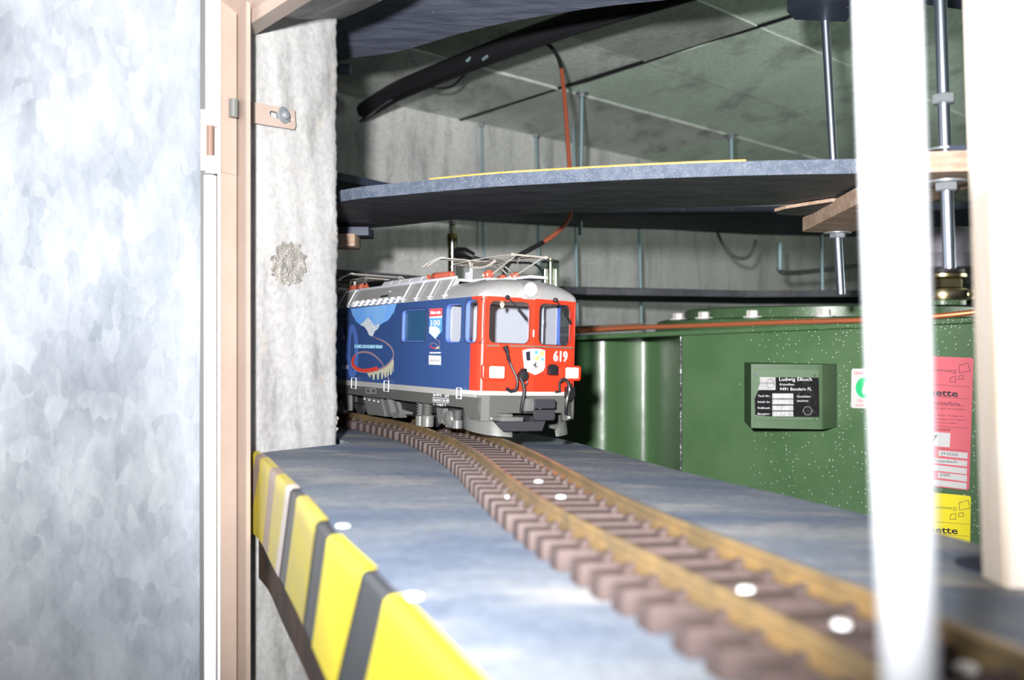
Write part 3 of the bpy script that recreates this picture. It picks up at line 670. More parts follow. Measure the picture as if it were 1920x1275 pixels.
# resample by arc length
def resample(l, d):
    out = [l[0]]; acc_ = 0
    for a, b in zip(l, l[1:]):
        s_ = math.dist(a, b); 
        while acc_+s_ >= d:
            t = (d-acc_)/s_; a = (a[0]+(b[0]-a[0])*t, a[1]+(b[1]-a[1])*t); out.append(a); s_ = math.dist(a, b); acc_ = 0
        acc_ += s_
    return out
Lc = resample(Lc, .006)
for _ in range(6): Lc = [Lc[0]]+[tuple((Lc[i-1][k]+2*Lc[i][k]+Lc[i+1][k])/4 for k in (0, 1)) for i in range(1, len(Lc)-1)]+[Lc[-1]]
def shift(l, d):
    out = []
    for i, (x, y) in enumerate(l):
        a = l[max(i-3, 0)]; b = l[min(i+3, len(l)-1)]; t = Vector((b[0]-a[0], b[1]-a[1])).normalized(); out.append((x+t.y*d, y-t.x*d))
    return out
Cc = shift(Lc, GA/2); Rc = shift(Lc, GA)
track = empty('railway_track', onp(.05, .6, BOARDZ), label='curved garden scale railway track with brass rails on brown sleepers', cat='track')
RH = RAILZ-BOARDZ
for l in (Lc, Rc):
    path = [onp(x, y, BOARDZ) for x, y in l]
    m = MB(); m.sweep(path, [(-.0042, .0110), (.0042, .0110), (.0042, .0118), (.0012, .0132), (.0009, .0158), (.0017, .0166), (.0017, .0188), (.0011, .0195), (-.0011, .0195), (-.0017, .0188), (-.0017, .0166), (-.0009, .0158), (-.0012, .0132), (-.0042, .0118)])
    m.obj('rail', M['rail'], track, ang=50)
# sleeper mesh, local: x across the track, y along, z up
m = MB(); m.box((0, 0, .0052), (.0915, .0128, .0104), bev=.0009)
for sx in (-1, 1):
    for q in (-1, 1):
        m.box((sx*GA/2+q*.0063, 0, .0116), (.0036, .0075, .0032), bev=.0006)
        m.box((sx*GA/2+q*.0046, 0, .0136), (.0022, .0045, .0016), bev=.0004)
tie0 = m.obj('sleeper', M['tie'], None)
COL.objects.unlink(tie0); tie_me = tie0.data; bpy.data.objects.remove(tie0)
m = MB(); m.box((0, .0128, .0085), (.0035, .0130, .0030), bev=0)
conn = m.obj('joiner', M['tie'], None); COL.objects.unlink(conn); conn_me = conn.data; bpy.data.objects.remove(conn)
acc_ = 0; last = Cc[0]; tp = Matrix.Identity(4); tinv = track.matrix_basis.inverted(); ties = []
step = .0254
for i in range(1, len(Cc)-2):
    acc_ += math.dist(Cc[i], Cc[i-1])
    if acc_ >= step:
        acc_ -= step; t = Vector((Cc[i+2][0]-Cc[i-2][0], Cc[i+2][1]-Cc[i-2][1], 0)); t.z = A*t.x+B*t.y; t.normalize(); x = t.cross(UP).normalized(); p = onp(Cc[i][0], Cc[i][1], BOARDZ)
        mx = Matrix(((x.x, t.x, UP.x, p.x), (x.y, t.y, UP.y, p.y), (x.z, t.z, UP.z, p.z), (0, 0, 0, 1)))
        o = bpy.data.objects.new('sleeper', tie_me); COL.objects.link(o); o.parent = track; o.matrix_basis = tinv @ mx; ties.append(mx)
        for sx in (-1, 1): o = bpy.data.objects.new('sleeper_joiner', conn_me); COL.objects.link(o); o.parent = track; o.matrix_basis = tinv @ mx @ Matrix.Translation((sx*GA/2-.001, 0, 0))
for px, py in ((1010, 903), (1052, 932), (957, 932), (1399, 1106), (1578, 1170), (1812, 1252), (893, 862)):
    c = G(px, py, BOARDZ+.0105); m = MB(); m.lathe([(.0034, -.001), (.0034, .0003), (.0026, .0012), (.0, .0016)], c, UP, 16); m.obj('track_screw', M['screw'], track)

# ================================================================== OIL TANK
def rimz(x): return .0143+(x-.258)*.045
tank = empty('oil_tank', (.6, 1.9, -1.28), label='dark green heating oil tank with type plate and stickers behind the track', cat='tank')
face = [(1279, 1.468), (1400, 1.392), (1490, 1.338), (1620, 1.272), (1773, 1.208), (1870, 1.172), (1960, 1.145), (2080, 1.13)]
side_ = [(900, 2.15), (980, 1.88), (1030, 1.765), (1065, 1.705), (1097, 1.672), (1129, 1.66), (1150, 1.664), (1168, 1.672), (1187, 1.680), (1207, 1.683), (1228, 1.670), (1250, 1.63), (1266, 1.57), (1275, 1.49)]
def prof_pts(l): return [(P(x, CY, Y).x, Y) for x, Y in l]
fp = [(p.x, p.y) for p in catmull([Vector((x, y, 0)) for x, y in prof_pts(face)], 6)]
m = MB(); zr = [-1.28, -.6, -.3, -.15, -.06, -.02]
m.strip([[Vector((x, y, z)) for z in zr]+[Vector((x, y, rimz(x)-.006))] for x, y in fp]+[[Vector((1.2, 1.45, z)) for z in zr]+[Vector((1.2, 1.45, .02))], [Vector((1.2, 2.55, z)) for z in zr]+[Vector((1.2, 2.55, .02))], [Vector((.3, 2.4, z)) for z in zr]+[Vector((.3, 2.4, -.0))]])
m.obj('tank_shell', M['green'], tank, ang=60)
sp_ = [(p.x, p.y) for p in catmull([Vector((x, y, 0)) for x, y in prof_pts(side_)], 6)]
m = MB(); m.strip([[Vector((x, y, z)) for z in zr]+[Vector((x, y, rimz(x)-.005))] for x, y in sp_])
m.obj('corner_shell', M['green2'], tank, ang=60)
# vertical welded seam
m = MB(); c = P(1277, CY, 1.478); m.tube([Vector((c.x, c.y, -1.2)), Vector((c.x, c.y, rimz(c.x)-.007))], .0022, 8); m.obj('seam', M['weld'], tank)
# rim flange
rp = prof_pts([(880, 1.745), (1080, 1.60)]+[(x, y-.012) for x, y in face]); rp = [(p.x, p.y) for p in catmull([Vector((x, y, 0)) for x, y in rp], 5)]
m = MB(); rows = []
for x, y in rp:
    z = rimz(x); rows.append([Vector((x+.02, y+.16, z-.005)), Vector((x, y+.002, z-.0075)), Vector((x, y, z-.006)), Vector((x, y, z-.001)), Vector((x, y+.002, z)), Vector((x+.2, y+.6, z))])
m.strip(rows, True); m.obj('rim', M['green'], tank, ang=40)
# second tank top behind (closes the view over the rim)
# lid
LC = Vector((.617, 1.86, 0)); LR = .333
m = MB(); m.lathe([(LR+.006, -.02), (LR+.002, .024), (LR-.002, .0355), (LR-.014, .0385), (0, .0395)], Vector((LC.x, LC.y, 0)), (.0, 0, 1), 96); lid = m.obj('manhole_flange', M['green'], tank)
m = MB(); m.lathe([(LR-.055, .03), (LR-.055, .056), (LR-.062, .0585), (0, .06)], LC, (0, 0, 1), 96); m.obj('manhole_lid', M['green'], tank)
bolt_m = None
for px in (1272, 1320, 1411, 1545, 1680):
    dx = (px-CX)/FPX; rr = LR-.027   # front intersection of the column with the bolt circle
    a = dx*dx+1; b = -2*(dx*LC.x+LC.y); c = LC.x**2+LC.y**2-rr*rr; D = max(0, b*b-4*a*c); Y = (-b-math.sqrt(D))/(2*a)
    root = empty('lid_bolt_part', (0, 0, 0)); bpy.data.objects.remove(root)
    m = MB(); m.lathe([(.0165, .038), (.0165, .0405)], Vector((dx*Y, Y, 0)), (0, 0, 1), 24); m.lathe([(.0098, .0405), (.0105, .0415), (.0105, .0485), (.0096, .0505)], Vector((dx*Y, Y, 0)), (0, 0, 1), 6)
    m.obj('lid_bolt', mat('white_bolt_'+str(px), (.85, .80, .78, 1), .4, .1), tank, smooth=False)
# copper tube lying along the rim
cp = [(1078, 620.5, 1.585), (1180, 614.5, 1.52), (1290, 611, 1.445), (1480, 604, 1.325), (1620, 600, 1.25), (1740, 594, 1.20), (1850, 583, 1.165), (1900, 578, 1.15), (2000, 570, 1.13)]
m = MB(); m.tube([P(*q) for q in cp], .0036, 10, smooth=8); recenter(m.obj('copper_tube', M['copper'], label='copper tube lying along the rim of the green tank', cat='pipe'))
m = MB(); m.tube([P(1000, 622, 1.68), P(1204, 612.5, 1.66)], .0062, 4); m.tube([P(1204, 612.5, 1.66), P(1205.5, 612.4, 1.66)], .0036, 8); recenter(m.obj('square_tube', M['brown'], label='brown square tube behind the copper tube, left of the lid', cat='pipe'))
# ---- type plate on its bracket
pf = Frame(P(1411, 806, 1.335), P(1568, 806, 1.318)-P(1411, 806, 1.335), (0, 0, 1))
def pfx(x, y): return pf.px(x, y)
W1 = pfx(1411, 806); 
a0 = pf.at(*pfx(1408.5, 806)); a1 = pf.at(*pfx(1532, 806)); a2 = P(1545, 806, 1.335); a3 = P(1572, 800, 1.30)
H_ = (806-682)/FPX*1.33
m = MB(); rows = []
plan = [(a0.x, a0.y+.004), (a0.x+.001, a0.y), (a1.x, a1.y), (P(1541, 0, 1.327).x, 1.327), (P(1551, 0, 1.331).x, 1.331)]
plan = [(P(1408.5, 0, 1.345).x, 1.38), (P(1409, 0, 1.335).x, 1.335), (P(1535, 0, 1.322).x, 1.322), (P(1541, 0, 1.3225).x, 1.3225), (P(1546, 0, 1.326).x, 1.326), (P(1566, 0, 1.315).x, 1.315), (P(1572, 0, 1.30).x, 1.303), (P(1574, 0, 1.33).x, 1.33)]
plan = [(P(1408.5, 0, 1.345).x, 1.385), (P(1409, 0, 1.28).x, 1.282), (P(1535, 0, 1.262).x, 1.262), (P(1542, 0, 1.262).x, 1.262), (P(1548, 0, 1.265).x, 1.266), (P(1560, 0, 1.285).x, 1.285), (P(1572, 0, 1.30).x, 1.30), (P(1572, 0, 1.33).x, 1.33)]
zb_, zt_ = (CY-804)/FPX*1.27, (CY-683)/FPX*1.27
m.prism([Vector((x, y, zb_)) for x, y in plan], (0, 0, zt_-zb_)); bmesh.ops.bevel(m.bm, geom=[e for e in m.bm.edges if len(e.link_faces) == 2 and e.calc_face_angle(0) > 1.2], offset=.0012, segments=2, affect='EDGES')
br = m.obj('plate_bracket', M['green_flat'], tank, ang=30)
m = MB(); m.tube([P(1574, 802, 1.297), P(1575, 745, 1.297), P(1573, 688, 1.297)], .0022, 8, smooth=4); m.obj('bracket_weld', M['weld'], tank)
pf = Frame(Vector((plan[1][0], plan[1][1], zb_)), Vector((plan[2][0]-plan[1][0], plan[2][1]-plan[1][1], 0)), (0, 0, 1))
def pl(pts): return [pf.px(*q) for q in pts]
plate_root = None
me = plate_mesh([pl([(1414, 692), (1534, 693), (1535, 788), (1415, 787)])], .0012, .0003); me.transform(pf.mx(.0012)); plate = mkobj('type_plate', me, M['green_flat'], tank, label='riveted type plate with black lettering field')
me = plate_mesh([pl([(1424, 707), (1535, 708), (1536, 782), (1450, 781), (1416, 778), (1415, 748), (1418, 740), (1422, 732), (1425, 718)])], .0004); me.transform(pf.mx(.0022)); mkobj('black_field', me, M['plate_black'], plate)
def decal(fr_, pts, mtl, parent, off, name='print', th=.00012, holes=()):
    me = plate_mesh([[fr_.px(*q) for q in pts]]+[[fr_.px(*q) for q in h] for h in holes], th); me.transform(fr_.mx(off)); return mkobj(name, me, mtl, parent, smooth=False)
def writing(fr_, s, x, y, hpx, mtl, parent, off, wpx=None, name='lettering', bold=0, rot=0, spacing=1):
    """text with baseline-left at photo pixel (x, y), cap height hpx photo pixels, width wpx photo pixels"""
    a = fr_.px(x, y); b = fr_.px(x, y-hpx); h = math.hypot(b[0]-a[0], b[1]-a[1]); me = text_mesh(s, h/.70, .00008, bold=bold, spacing=spacing)
    xs = [v.co.x for v in me.vertices]; wd_ = max(xs)-min(xs); me.transform(Matrix.Translation((-min(xs), 0, 0)))
    if wpx:
        c = fr_.px(x+wpx, y+rot); L_ = math.hypot(c[0]-a[0], c[1]-a[1]); me.transform(Matrix.Diagonal((L_/wd_, 1, 1, 1)))
        ang = math.atan2(c[1]-a[1], c[0]-a[0]); me.transform(Matrix.Rotation(ang, 4, 'Z'))
    me.transform(Matrix.Translation((a[0], a[1], 0))); me.transform(fr_.mx(off)); return mkobj(name, me, mtl, parent, smooth=False)
O1 = .0026
decal(pf, [(1424, 707), (1454, 707), (1454, 731), (1421, 731), (1425, 718)], M['plate_silver'], plate, O1, 'emblem_field')
me = plate_mesh([ell(0, 0, .0052, .0062, 30), ell(0, 0, .0046, .0056, 30)], .0001); c = pf.px(1444, 719); me.transform(Matrix.Translation((c[0], c[1], 0))); me.transform(pf.mx(O1+.0003)); mkobj('emblem', me, M['ink_black'], plate)
decal(pf, [(1424, 717.6), (1451, 717.6), (1451, 718.6), (1424, 718.6)], M['ink_black'], plate, O1+.0003, 'emblem')
W_ = M['plate_silver']; Wt = M['ink_white']
writing(pf, 'Ludwig Elkuch', 1461, 714, 6.6, Wt, plate, O1, 61)
writing(pf, 'Kesselbau', 1462, 722.5, 4, Wt, plate, O1, 27)
writing(pf, '9491 Bendern FL', 1462, 732, 5.6, Wt, plate, O1, 60)
for i, (s, v, y) in enumerate((('Tank Nr.:', '58103', 744), ('Inhalt: ltr.', '6000', 755), ('Prüfdruck:', '0.3 atü', 766.5), ('Baujahr:', '1972', 777.5))):
    writing(pf, s, 1421, y, 3.8, Wt, plate, O1, 23); decal(pf, [(1448, y-6.5), (1487, y-6.5), (1487.5, y+3), (1448, y+3)], W_, plate, O1, 'value_field')
    writing(pf, v, 1452, y+1, 5.2, mat('punched_'+str(i), (.86, .86, .86, 1), .5), plate, O1+.0003, 26)
writing(pf, 'Qualitäts-', 1494, 745, 4, Wt, plate, O1, 27); writing(pf, 'zeichen', 1494, 753, 4, Wt, plate, O1, 21)
me = plate_mesh([ell(0, 0, .0062, .0062, 6), ell(0, 0, .0057, .0057, 6)], .0001); c = pf.px(1514, 770); me.transform(Matrix.Translation((c[0], c[1], 0))); me.transform(pf.mx(O1)); mkobj('quality_mark', me, M['ink_grey'], plate)
for x, y in ((1417, 702.5), (1418, 780), (1527, 704), (1527, 785)):
    m = MB(); m.lathe([(.002, 0), (.0018, .001), (.001, .0016), (0, .0018)], pf.at(*pf.px(x, y), .0018), pf.n, 12); m.obj('rivet', M['washer'] if x < 1420 else M['green'], plate)
# ---- stickers
def face_frame(px, Ya, px2, Yb, rollz=0):
    a, b = P(px, CY, Ya), P(px2, CY, Yb); d = Vector((b.x-a.x, b.y-a.y, 0)).normalized(); n = d.cross(Vector((0, 0, 1))); return Frame(a+n*.0012, d, (0, 0, 1))
def fY(px):   # depth of the tank face at photo column
    best = min(range(len(fp)-1), key=lambda i: abs(CX+FPX*fp[i][0]/fp[i][1]-px)+abs(CX+FPX*fp[i+1][0]/fp[i+1][1]-px))
    (x0, y0), (x1, y1) = fp[best], fp[best+1]; dx = (px-CX)/FPX; t = (dx*y0-x0)/((x1-x0)-dx*(y1-y0)); return y0+(y1-y0)*t
sf = face_frame(1598, fY(1598), 1670, fY(1670))
st = [(1597, 695), (1599, 691), (1667, 692), (1669, 696), (1669, 764), (1667, 767), (1599, 765), (1596, 762)]
me = plate_mesh([[sf.px(*q) for q in st]], .0005); me.transform(sf.mx(.0006)); s1 = mkobj('oil_sticker', me, M['st_white'], tank, label='white sticker with a green disc and drop')
me = plate_mesh([[sf.px(1622.5+17.5*math.cos(a*PI/20), 727+19.5*math.sin(a*PI/20)) for a in range(40)], [sf.px(*q) for q in ((1623, 716), (1627, 725), (1630, 732), (1628, 738), (1623, 740), (1618, 738), (1616.5, 732), (1619, 725))]], .0001); me.transform(sf.mx(.0011)); mkobj('print', me, M['ink_green'], s1)
writing(sf, 'HEIZEN MIT ÖL', 1602.5, 702, 5, M['ink_red'], s1, .0011, 45, rot=0)
writing(sf, 'Öko-Heizöl', 1608, 753.5, 5, M['ink_red'], s1, .0011, 32); writing(sf, 'schwefelarm', 1605, 761.5, 5, M['ink_red'], s1, .0011, 38)
vf = face_frame(1690, fY(1690), 1828, fY(1828))
def vsticker(pts, mtl, lab, name):
    me = plate_mesh([[vf.px(*q) for q in pts]], .0005); me.transform(vf.mx(.0014)); return mkobj(name, me, mtl, tank, label=lab)
s2 = vsticker([(1655, 664), (1823, 671), (1826, 674), (1818, 916), (1815, 919), (1650, 901)], M['st_red'], 'pink red inspection sticker', 'inspection_sticker')
s3 = vsticker([(1652, 914), (1818, 929.5), (1821, 932), (1819, 1060), (1648, 1043)], M['st_yellow'], 'yellow inspection sticker', 'inspection_sticker')
K = M['ink_black']; OV = .0019
DK = mat('print_dark_maroon', (.05, .015, .03, 1), .5)
def line(x0, y0, x1, y1, par, mtl=None, wd=.6): decal(vf, [(x0, y0), (x1, y1), (x1, y1+wd), (x0, y0+wd)], mtl or DK, par, OV, 'rule')
def vign(par, y0, rm, dy=0):
    writing(vf, 'Umweltschutz', 1696, y0+8, 4, DK, par, OV, 47, rot=2.5)
    writing(vf, 'kantonschwyz', 1731, y0+25.5, 5, K, par, OV, 55, rot=3)
    for q in (((1799, 16), (1816, 11), (1820, 27), (1799.5, 30.5)), ((1798, 35.5), (1807, 34), (1808, 42), (1798, 43)), ((1783, 38), (1793, 36), (1793, 47.5), (1781.5, 48)), ((1788, 25), (1794, 25), (1793, 31), (1788, 31))):
        q = [(a, b+y0) for a, b in q]; cx_ = sum(a for a, b in q)/4; cy_ = sum(b for a, b in q)/4
        decal(vf, q, DK, par, OV, 'canton_mark', holes=[[(cx_+(a-cx_)*(1-.9/max(3, abs(a-cx_))), cy_+(b-cy_)*(1-.9/max(3, abs(b-cy_)))) for a, b in q]])
    line(1690, y0+47, 1819, y0+56.5, par); line(1690, y0+69, 1818, y0+79, par)
    writing(vf, 'Tankvignette', 1664, y0+67, 12, K, par, OV, 133, rot=8, bold=.00025)
    writing(vf, rm, 1690, y0+83, 5.2, K, par, OV, 111, rot=8)
vign(s2, 669, 'Tanks mit Revisionspflicht'); vign(s3, 926, 'Tanks ohne Revisionspflicht')
for s, x, y, w_ in (('Verlängerung der Gültigkeit durch eine Revi-', 1690, 756, 118), ('sion beantragen. Der Tank darf ohne gültige', 1690, 763, 120), ('Vignette nicht gefüllt werden.', 1690, 771, 58), ('Betrieb und Unterhalt dieser Anlage ist', 1690, 776, 118),
                    ('zu überwachen. Veränderungen oder Ausser-', 1690, 783, 126), ('dem Amt für Umweltschutz zu melden.', 1690, 789, 106)):
    writing(vf, s, x, y, 2.8, DK, s2, OV, w_, rot=6)
line(1690, 793, 1816, 803, s2); line(1690, 834, 1814, 845, s2)
writing(vf, 'Gültig bis 31. Dezember', 1690, 803, 5, DK, s2, OV, 94, rot=5)
def wfield(pts): decal(vf, pts, M['st_white'], s2, OV-.00015, 'white_field')
wfield([(1690, 805), (1782.5, 812), (1781.5, 838.5), (1689, 831)]); writing(vf, '2007', 1694, 829, 17, K, s2, OV+.0003, 65, rot=3.5)
wfield([(1690, 838), (1733, 842), (1732.5, 852), (1690, 848)]); wfield([(1760.5, 844), (1815, 849), (1814.5, 860), (1760, 854)]); writing(vf, '29-02325', 1765, 852, 5.5, K, s2, OV+.0003, 32, rot=3)
writing(vf, 'Kat.-Nr.:', 1737, 850, 4, DK, s2, OV, 20, rot=1.5)
wfield([(1689, 852), (1814.5, 864), (1813.5, 874.5), (1689, 861)]); writing(vf, 'Kantonsstr. 12, Freienbach', 1691, 863, 5.2, K, s2, OV+.0003, 104, rot=5)
wfield([(1689, 864), (1814, 878), (1813, 889), (1689, 874)])
wfield([(1690, 879), (1731, 882), (1731, 892), (1690, 888)]); wfield([(1759.5, 885.5), (1814, 891), (1813.5, 903), (1759, 895.5)]); writing(vf, "6'000", 1764, 892, 5.2, K, s2, OV+.0003, 18, rot=1.5)
writing(vf, 'Liter:', 1734, 890, 4, DK, s2, OV, 14, rot=1.5)
wfield([(1689, 892), (1813, 905.5), (1812.5, 917), (1689, 902)])

# ---- brass fitting with grey cap on the lid
fc = P(1768, 590, 1.60); fx, fy = fc.x, fc.y
fit = empty('filler_fitting', (fx, fy, .0605), 'brass filler fitting with hose clamp and grey screw cap on the tank lid', 'fitting')
m = MB(); m.lathe([(.036, .058), (.036, .078)], (fx, fy, 0), seg=40); m.obj('pipe_stub', M['green'], fit)
m = MB(); m.lathe([(.0385, .0655), (.0395, .067), (.0395, .083), (.0385, .0845)], (fx, fy, 0), seg=48); m.obj('hose_clamp', M['brass'], fit)
m = MB()
for i in range(20):
    a = math.radians(-100+i*4.4); r_ = .0398; m.box((fx+r_*math.cos(a), fy+r_*math.sin(a), .075), (.0012, .0012, .013), Matrix.Rotation(a, 3, 'Z') @ Matrix.Rotation(.25, 3, 'X'))
m.obj('clamp_slots', M['dark'], fit, smooth=False, kind='stuff')
a = math.radians(-38); m = MB(); c = Vector((fx+.043*math.cos(a), fy+.043*math.sin(a), .075)); m.box(c, (.016, .012, .0165), Matrix.Rotation(a+PI/2, 3, 'Z'), bev=.001); m.obj('clamp_housing', M['brass'], fit)
m = MB(); c2 = c+Vector((-.004, -.011, 0)); m.lathe([(.0062, 0), (.0062, .006), (.005, .0068), (0, .0068)], c2+Vector((0, .007, 0)), (-.2, -1, 0), 16); m.box(c2+Vector((-.0012, -.0002, 0)), (.010, .0012, .0014), Matrix.Rotation(-.8, 3, 'Y')); m.obj('clamp_screw', M['brass'], fit)
m = MB(); m.lathe([(.031, .085), (.033, .087), (.033, .1), (.031, .102)], (fx, fy, 0), seg=6); m.obj('hex_collar', M['brass'], fit, smooth=False)
m = MB(); m.lathe([(.034, .102), (.037, .104), (.037, .109), (.034, .111)], (fx, fy, 0), seg=40); m.obj('brass_ring', M['brass'], fit)
m = MB(); m.lathe([(.034, .111), (.034, .118)], (fx, fy, 0), seg=32); m.obj('seal', M['dark'], fit)
m = MB(); rows = []
for z, rr in ((.117, .060), (.119, .063), (.138, .063), (.141, .060)):
    rows.append([Vector((fx+(rr+.0025*math.cos(a*9))*math.cos(a), fy+(rr+.0025*math.cos(a*9))*math.sin(a), z)) for a in [2*PI*k/144 for k in range(144)]])
m.strip(rows, True); m.lathe([(.0575, .1175), (.0575, .1405)], (fx, fy, 0), seg=48); m.obj('grip_ring', M['cap_grey'], fit, ang=50)
m = MB(); m.lathe([(.0495, .141), (.0490, .180), (.047, .184), (0, .185)], (fx, fy, 0), seg=48); m.obj('screw_cap', M['cap_grey'], fit)
c = P(1856, 497, 1.72); m = MB(); m.lathe([(.04, -.032), (.04, -.02), (.055, -.015), (.055, .01), (.05, .012), (0, .012)], c, seg=40); recenter(m.obj('second_cap', M['cap_grey'], label='dark grey cap partly hidden behind the wooden post', cat='cap'))

# ---- glass filter bowl with metal cylinders
gc = P(1032, 637, 1.60); gz = rimz(gc.x)
fb = empty('oil_filter', (gc.x, gc.y, gz), 'small glass filter bowl with metal cylinders behind the train roof', 'filter')
zt_ = (CY-488)/FPX*1.60; zm = (CY-505)/FPX*1.60
m = MB(); m.lathe([(.0145, gz), (.0145, zt_-.012), (.0145, zt_-.003), (.012, zt_), (0, zt_)], gc*1-Vector((0, 0, gc.z)), seg=28); m.obj('glass_bowl', glass('filter_glass', (.66, .74, .70, 1)), fb)
for dx_, r_, zz_ in ((-.0090, .0042, zm), (.0, .0052, zt_-.0015), (.0090, .0042, zm)):
    m = MB(); m.lathe([(r_, gz+.001), (r_, zz_)], Vector((gc.x+dx_, gc.y-(.003 if dx_ == 0 else 0), 0)), seg=20); m.obj('metal_cylinder', M['chrome'], fb)
m = MB(); m.lathe([(.0148, zt_-.0035), (.0148, zt_-.0015), (.013, zt_-.0005)], Vector((gc.x, gc.y, 0)), seg=28); m.obj('rim_ring', M['dark'], fb)
m = MB(); m.lathe([(.005, zt_), (.005, zt_+.002), (0, zt_+.003)], Vector((gc.x, gc.y, 0)), seg=16); m.obj('cap_knob', M['brass'], fb)
# ---- sight tube with yellow collar
bc = P(848, 600, 1.9)
bt = empty('level_gauge', (bc.x, bc.y, 0.0), 'upright level gauge tube with dark body and yellow collar behind the train', 'gauge')
def zz(py): return (CY-py)/FPX*1.9
V0 = Vector((bc.x, bc.y, 0))
m = MB(); m.lathe([(.0085, zz(640)), (.0085, zz(468)), (.0102, zz(456)), (.0102, zz(440))], V0, seg=20); m.obj('gauge_body', mat('dark_olive_glass', (.02, .018, .006, 1), .15, coat=.6), bt)
m = MB(); m.lathe([(.0103, zz(447)), (.0103, zz(439)), (.0065, zz(438))], V0, seg=20); m.obj('collar', mat('yellow_collar', (.40, .33, .03, 1), .3), bt)
m = MB(); m.lathe([(.0062, zz(439)), (.0062, zz(423)), (.004, zz(422))], V0, seg=20); m.obj('window', mat('pale_gauge_window', (.72, .74, .52, 1), .3), bt)
m = MB(); m.lathe([(.0063, zz(423)), (.0063, zz(421))], V0, seg=20); m.obj('band', M['black'], bt)
m = MB(); m.lathe([(.0062, zz(421)), (.0072, zz(410)), (0, zz(409))], V0, seg=20); m.obj('top_cap', mat('dull_white_cap', (.5, .5, .48, 1), .5), bt)
m = MB(); m.tube([P(857, 474, 1.89), P(872, 474, 1.88), P(888, 481, 1.88)], [.011, .0105, .008], 12); m.tube([P(884, 480, 1.88), P(908, 486, 1.87), P(960, 492, 1.8), P(1010, 500, 1.74), P(1030, 560, 1.70)], .0022, 8, smooth=5)
recenter(m.obj('black_plug', M['black'], label='black plug and lead leaving the level gauge to the right', cat='plug'))

# ================================================================== CABLES
cb = [(925, 100, 1.78), (965, 84, 1.75), (1000, 76, 1.73), (1028, 84, 1.70), (1045, 105, 1.68), (1053, 130, 1.67)]
cb2 = [(1053, 130, 1.67), (1060, 200, 1.65), (1067, 300, 1.63), (1071, 350, 1.62), (1072, 385, 1.60), (1065, 413, 1.58), (1042, 438, 1.56), (1018, 455, 1.55)]
cb3 = [(1018, 455, 1.55), (995, 467, 1.53), (975, 478, 1.52), (955, 492, 1.50), (945, 520, 1.50), (950, 560, 1.52), (960, 618, 1.60)]
cable = empty('brown_cable', P(960, 618, 1.60), 'brown cable looping from the ceiling pipe down behind the train', 'cable')
M_ = MB(); M_.tube([P(*q) for q in cb], .0034, 8, smooth=6); M_.obj('upper_sheath', M['black_sheath'], cable, label='black sheathed upper end')
M_ = MB(); M_.tube([P(*q) for q in cb2], .0037, 8, smooth=6); M_.obj('copper_run', M['cable_brown'], cable)
M_ = MB(); M_.tube([P(*q) for q in cb3], .0040, 8, smooth=6); M_.obj('lower_sheath', M['black_sheath'], cable, label='black sheathed lower end')
duct = empty('ceiling_duct', P(683, 215, 2.12), 'dark pipe with cables tied to it running under the ceiling', 'pipe')
dp = [(683, 213, 2.12), (740, 178, 2.0), (800, 152, 1.88), (900, 112, 1.70), (1000, 75, 1.57), (1120, 35, 1.45), (1300, -18, 1.33), (1400, -50, 1.28)]
m = MB(); m.tube([P(x, y-6, Y) for x, y, Y in dp], .0185, 20, smooth=6); m.obj('pipe', mat('dark_pipe', (.018, .018, .022, 1), .5), duct)
m = MB(); m.tube([P(x, y+12, Y-.01) for x, y, Y in dp], .0042, 8, smooth=6); m.obj('tied_cable', M['black_sheath'], duct)
m = MB(); m.tube([P(676, 228, 2.10), P(710, 205, 2.05), P(745, 178, 1.98), P(760, 167, 1.95)], .0035, 8, smooth=6); m.obj('tied_cable', mat('grey_flex', (.12, .12, .14, 1), .5), duct)
m = MB(); m.tube([P(800, 160, 1.86), P(820, 166, 1.87), P(850, 160, 1.84), P(880, 130, 1.76), P(905, 108, 1.70), P(935, 84, 1.66)], .0022, 8, smooth=6); m.obj('hanging_loop', M['black_sheath'], duct)
m = MB(); m.tube([P(905, 112, 1.66), P(920, 100, 1.65), P(937, 82, 1.64)], .003, 8, smooth=6); m.tube([P(875, 115, 1.70), P(890, 102, 1.69), P(908, 95, 1.67)], .003, 8, smooth=6); m.obj('cable_tie', M['zinc_dim'], duct)
m = MB(); m.tube([P(1345, 435, 2.35), P(1358, 462, 2.35), P(1377, 481, 2.35), P(1398, 484, 2.35), P(1410, 472, 2.35), P(1418, 450, 2.35)], .0042, 8, smooth=6); recenter(m.obj('hanging_wire', mat('grey_wire', (.10, .11, .11, 1), .5), label='grey wire hanging in a short loop under the far deck', cat='wire'))
m = MB(); m.tube([P(1460, 500, 2.32), P(1463, 508, 2.32), P(1475, 512, 2.32), P(1530, 508, 2.36), P(1640, 495, 2.40), P(1760, 488, 2.5), P(1900, 478, 2.6)], .0058, 8, smooth=6); recenter(m.obj('wall_cable', mat('dark_grey_cable', (.06, .065, .065, 1), .5), label='dark grey cable sagging along the back wall behind the near rod', cat='cable'))
m = MB(); m.box(P(646, 130, 1.45), (.02, .02, .013), bev=.002); recenter(m.obj('bracket_end', mat('pale_blue_metal', (.16, .20, .28, 1), .4), label='pale blue square end poking out beside the jamb below the top deck', cat='bracket'))
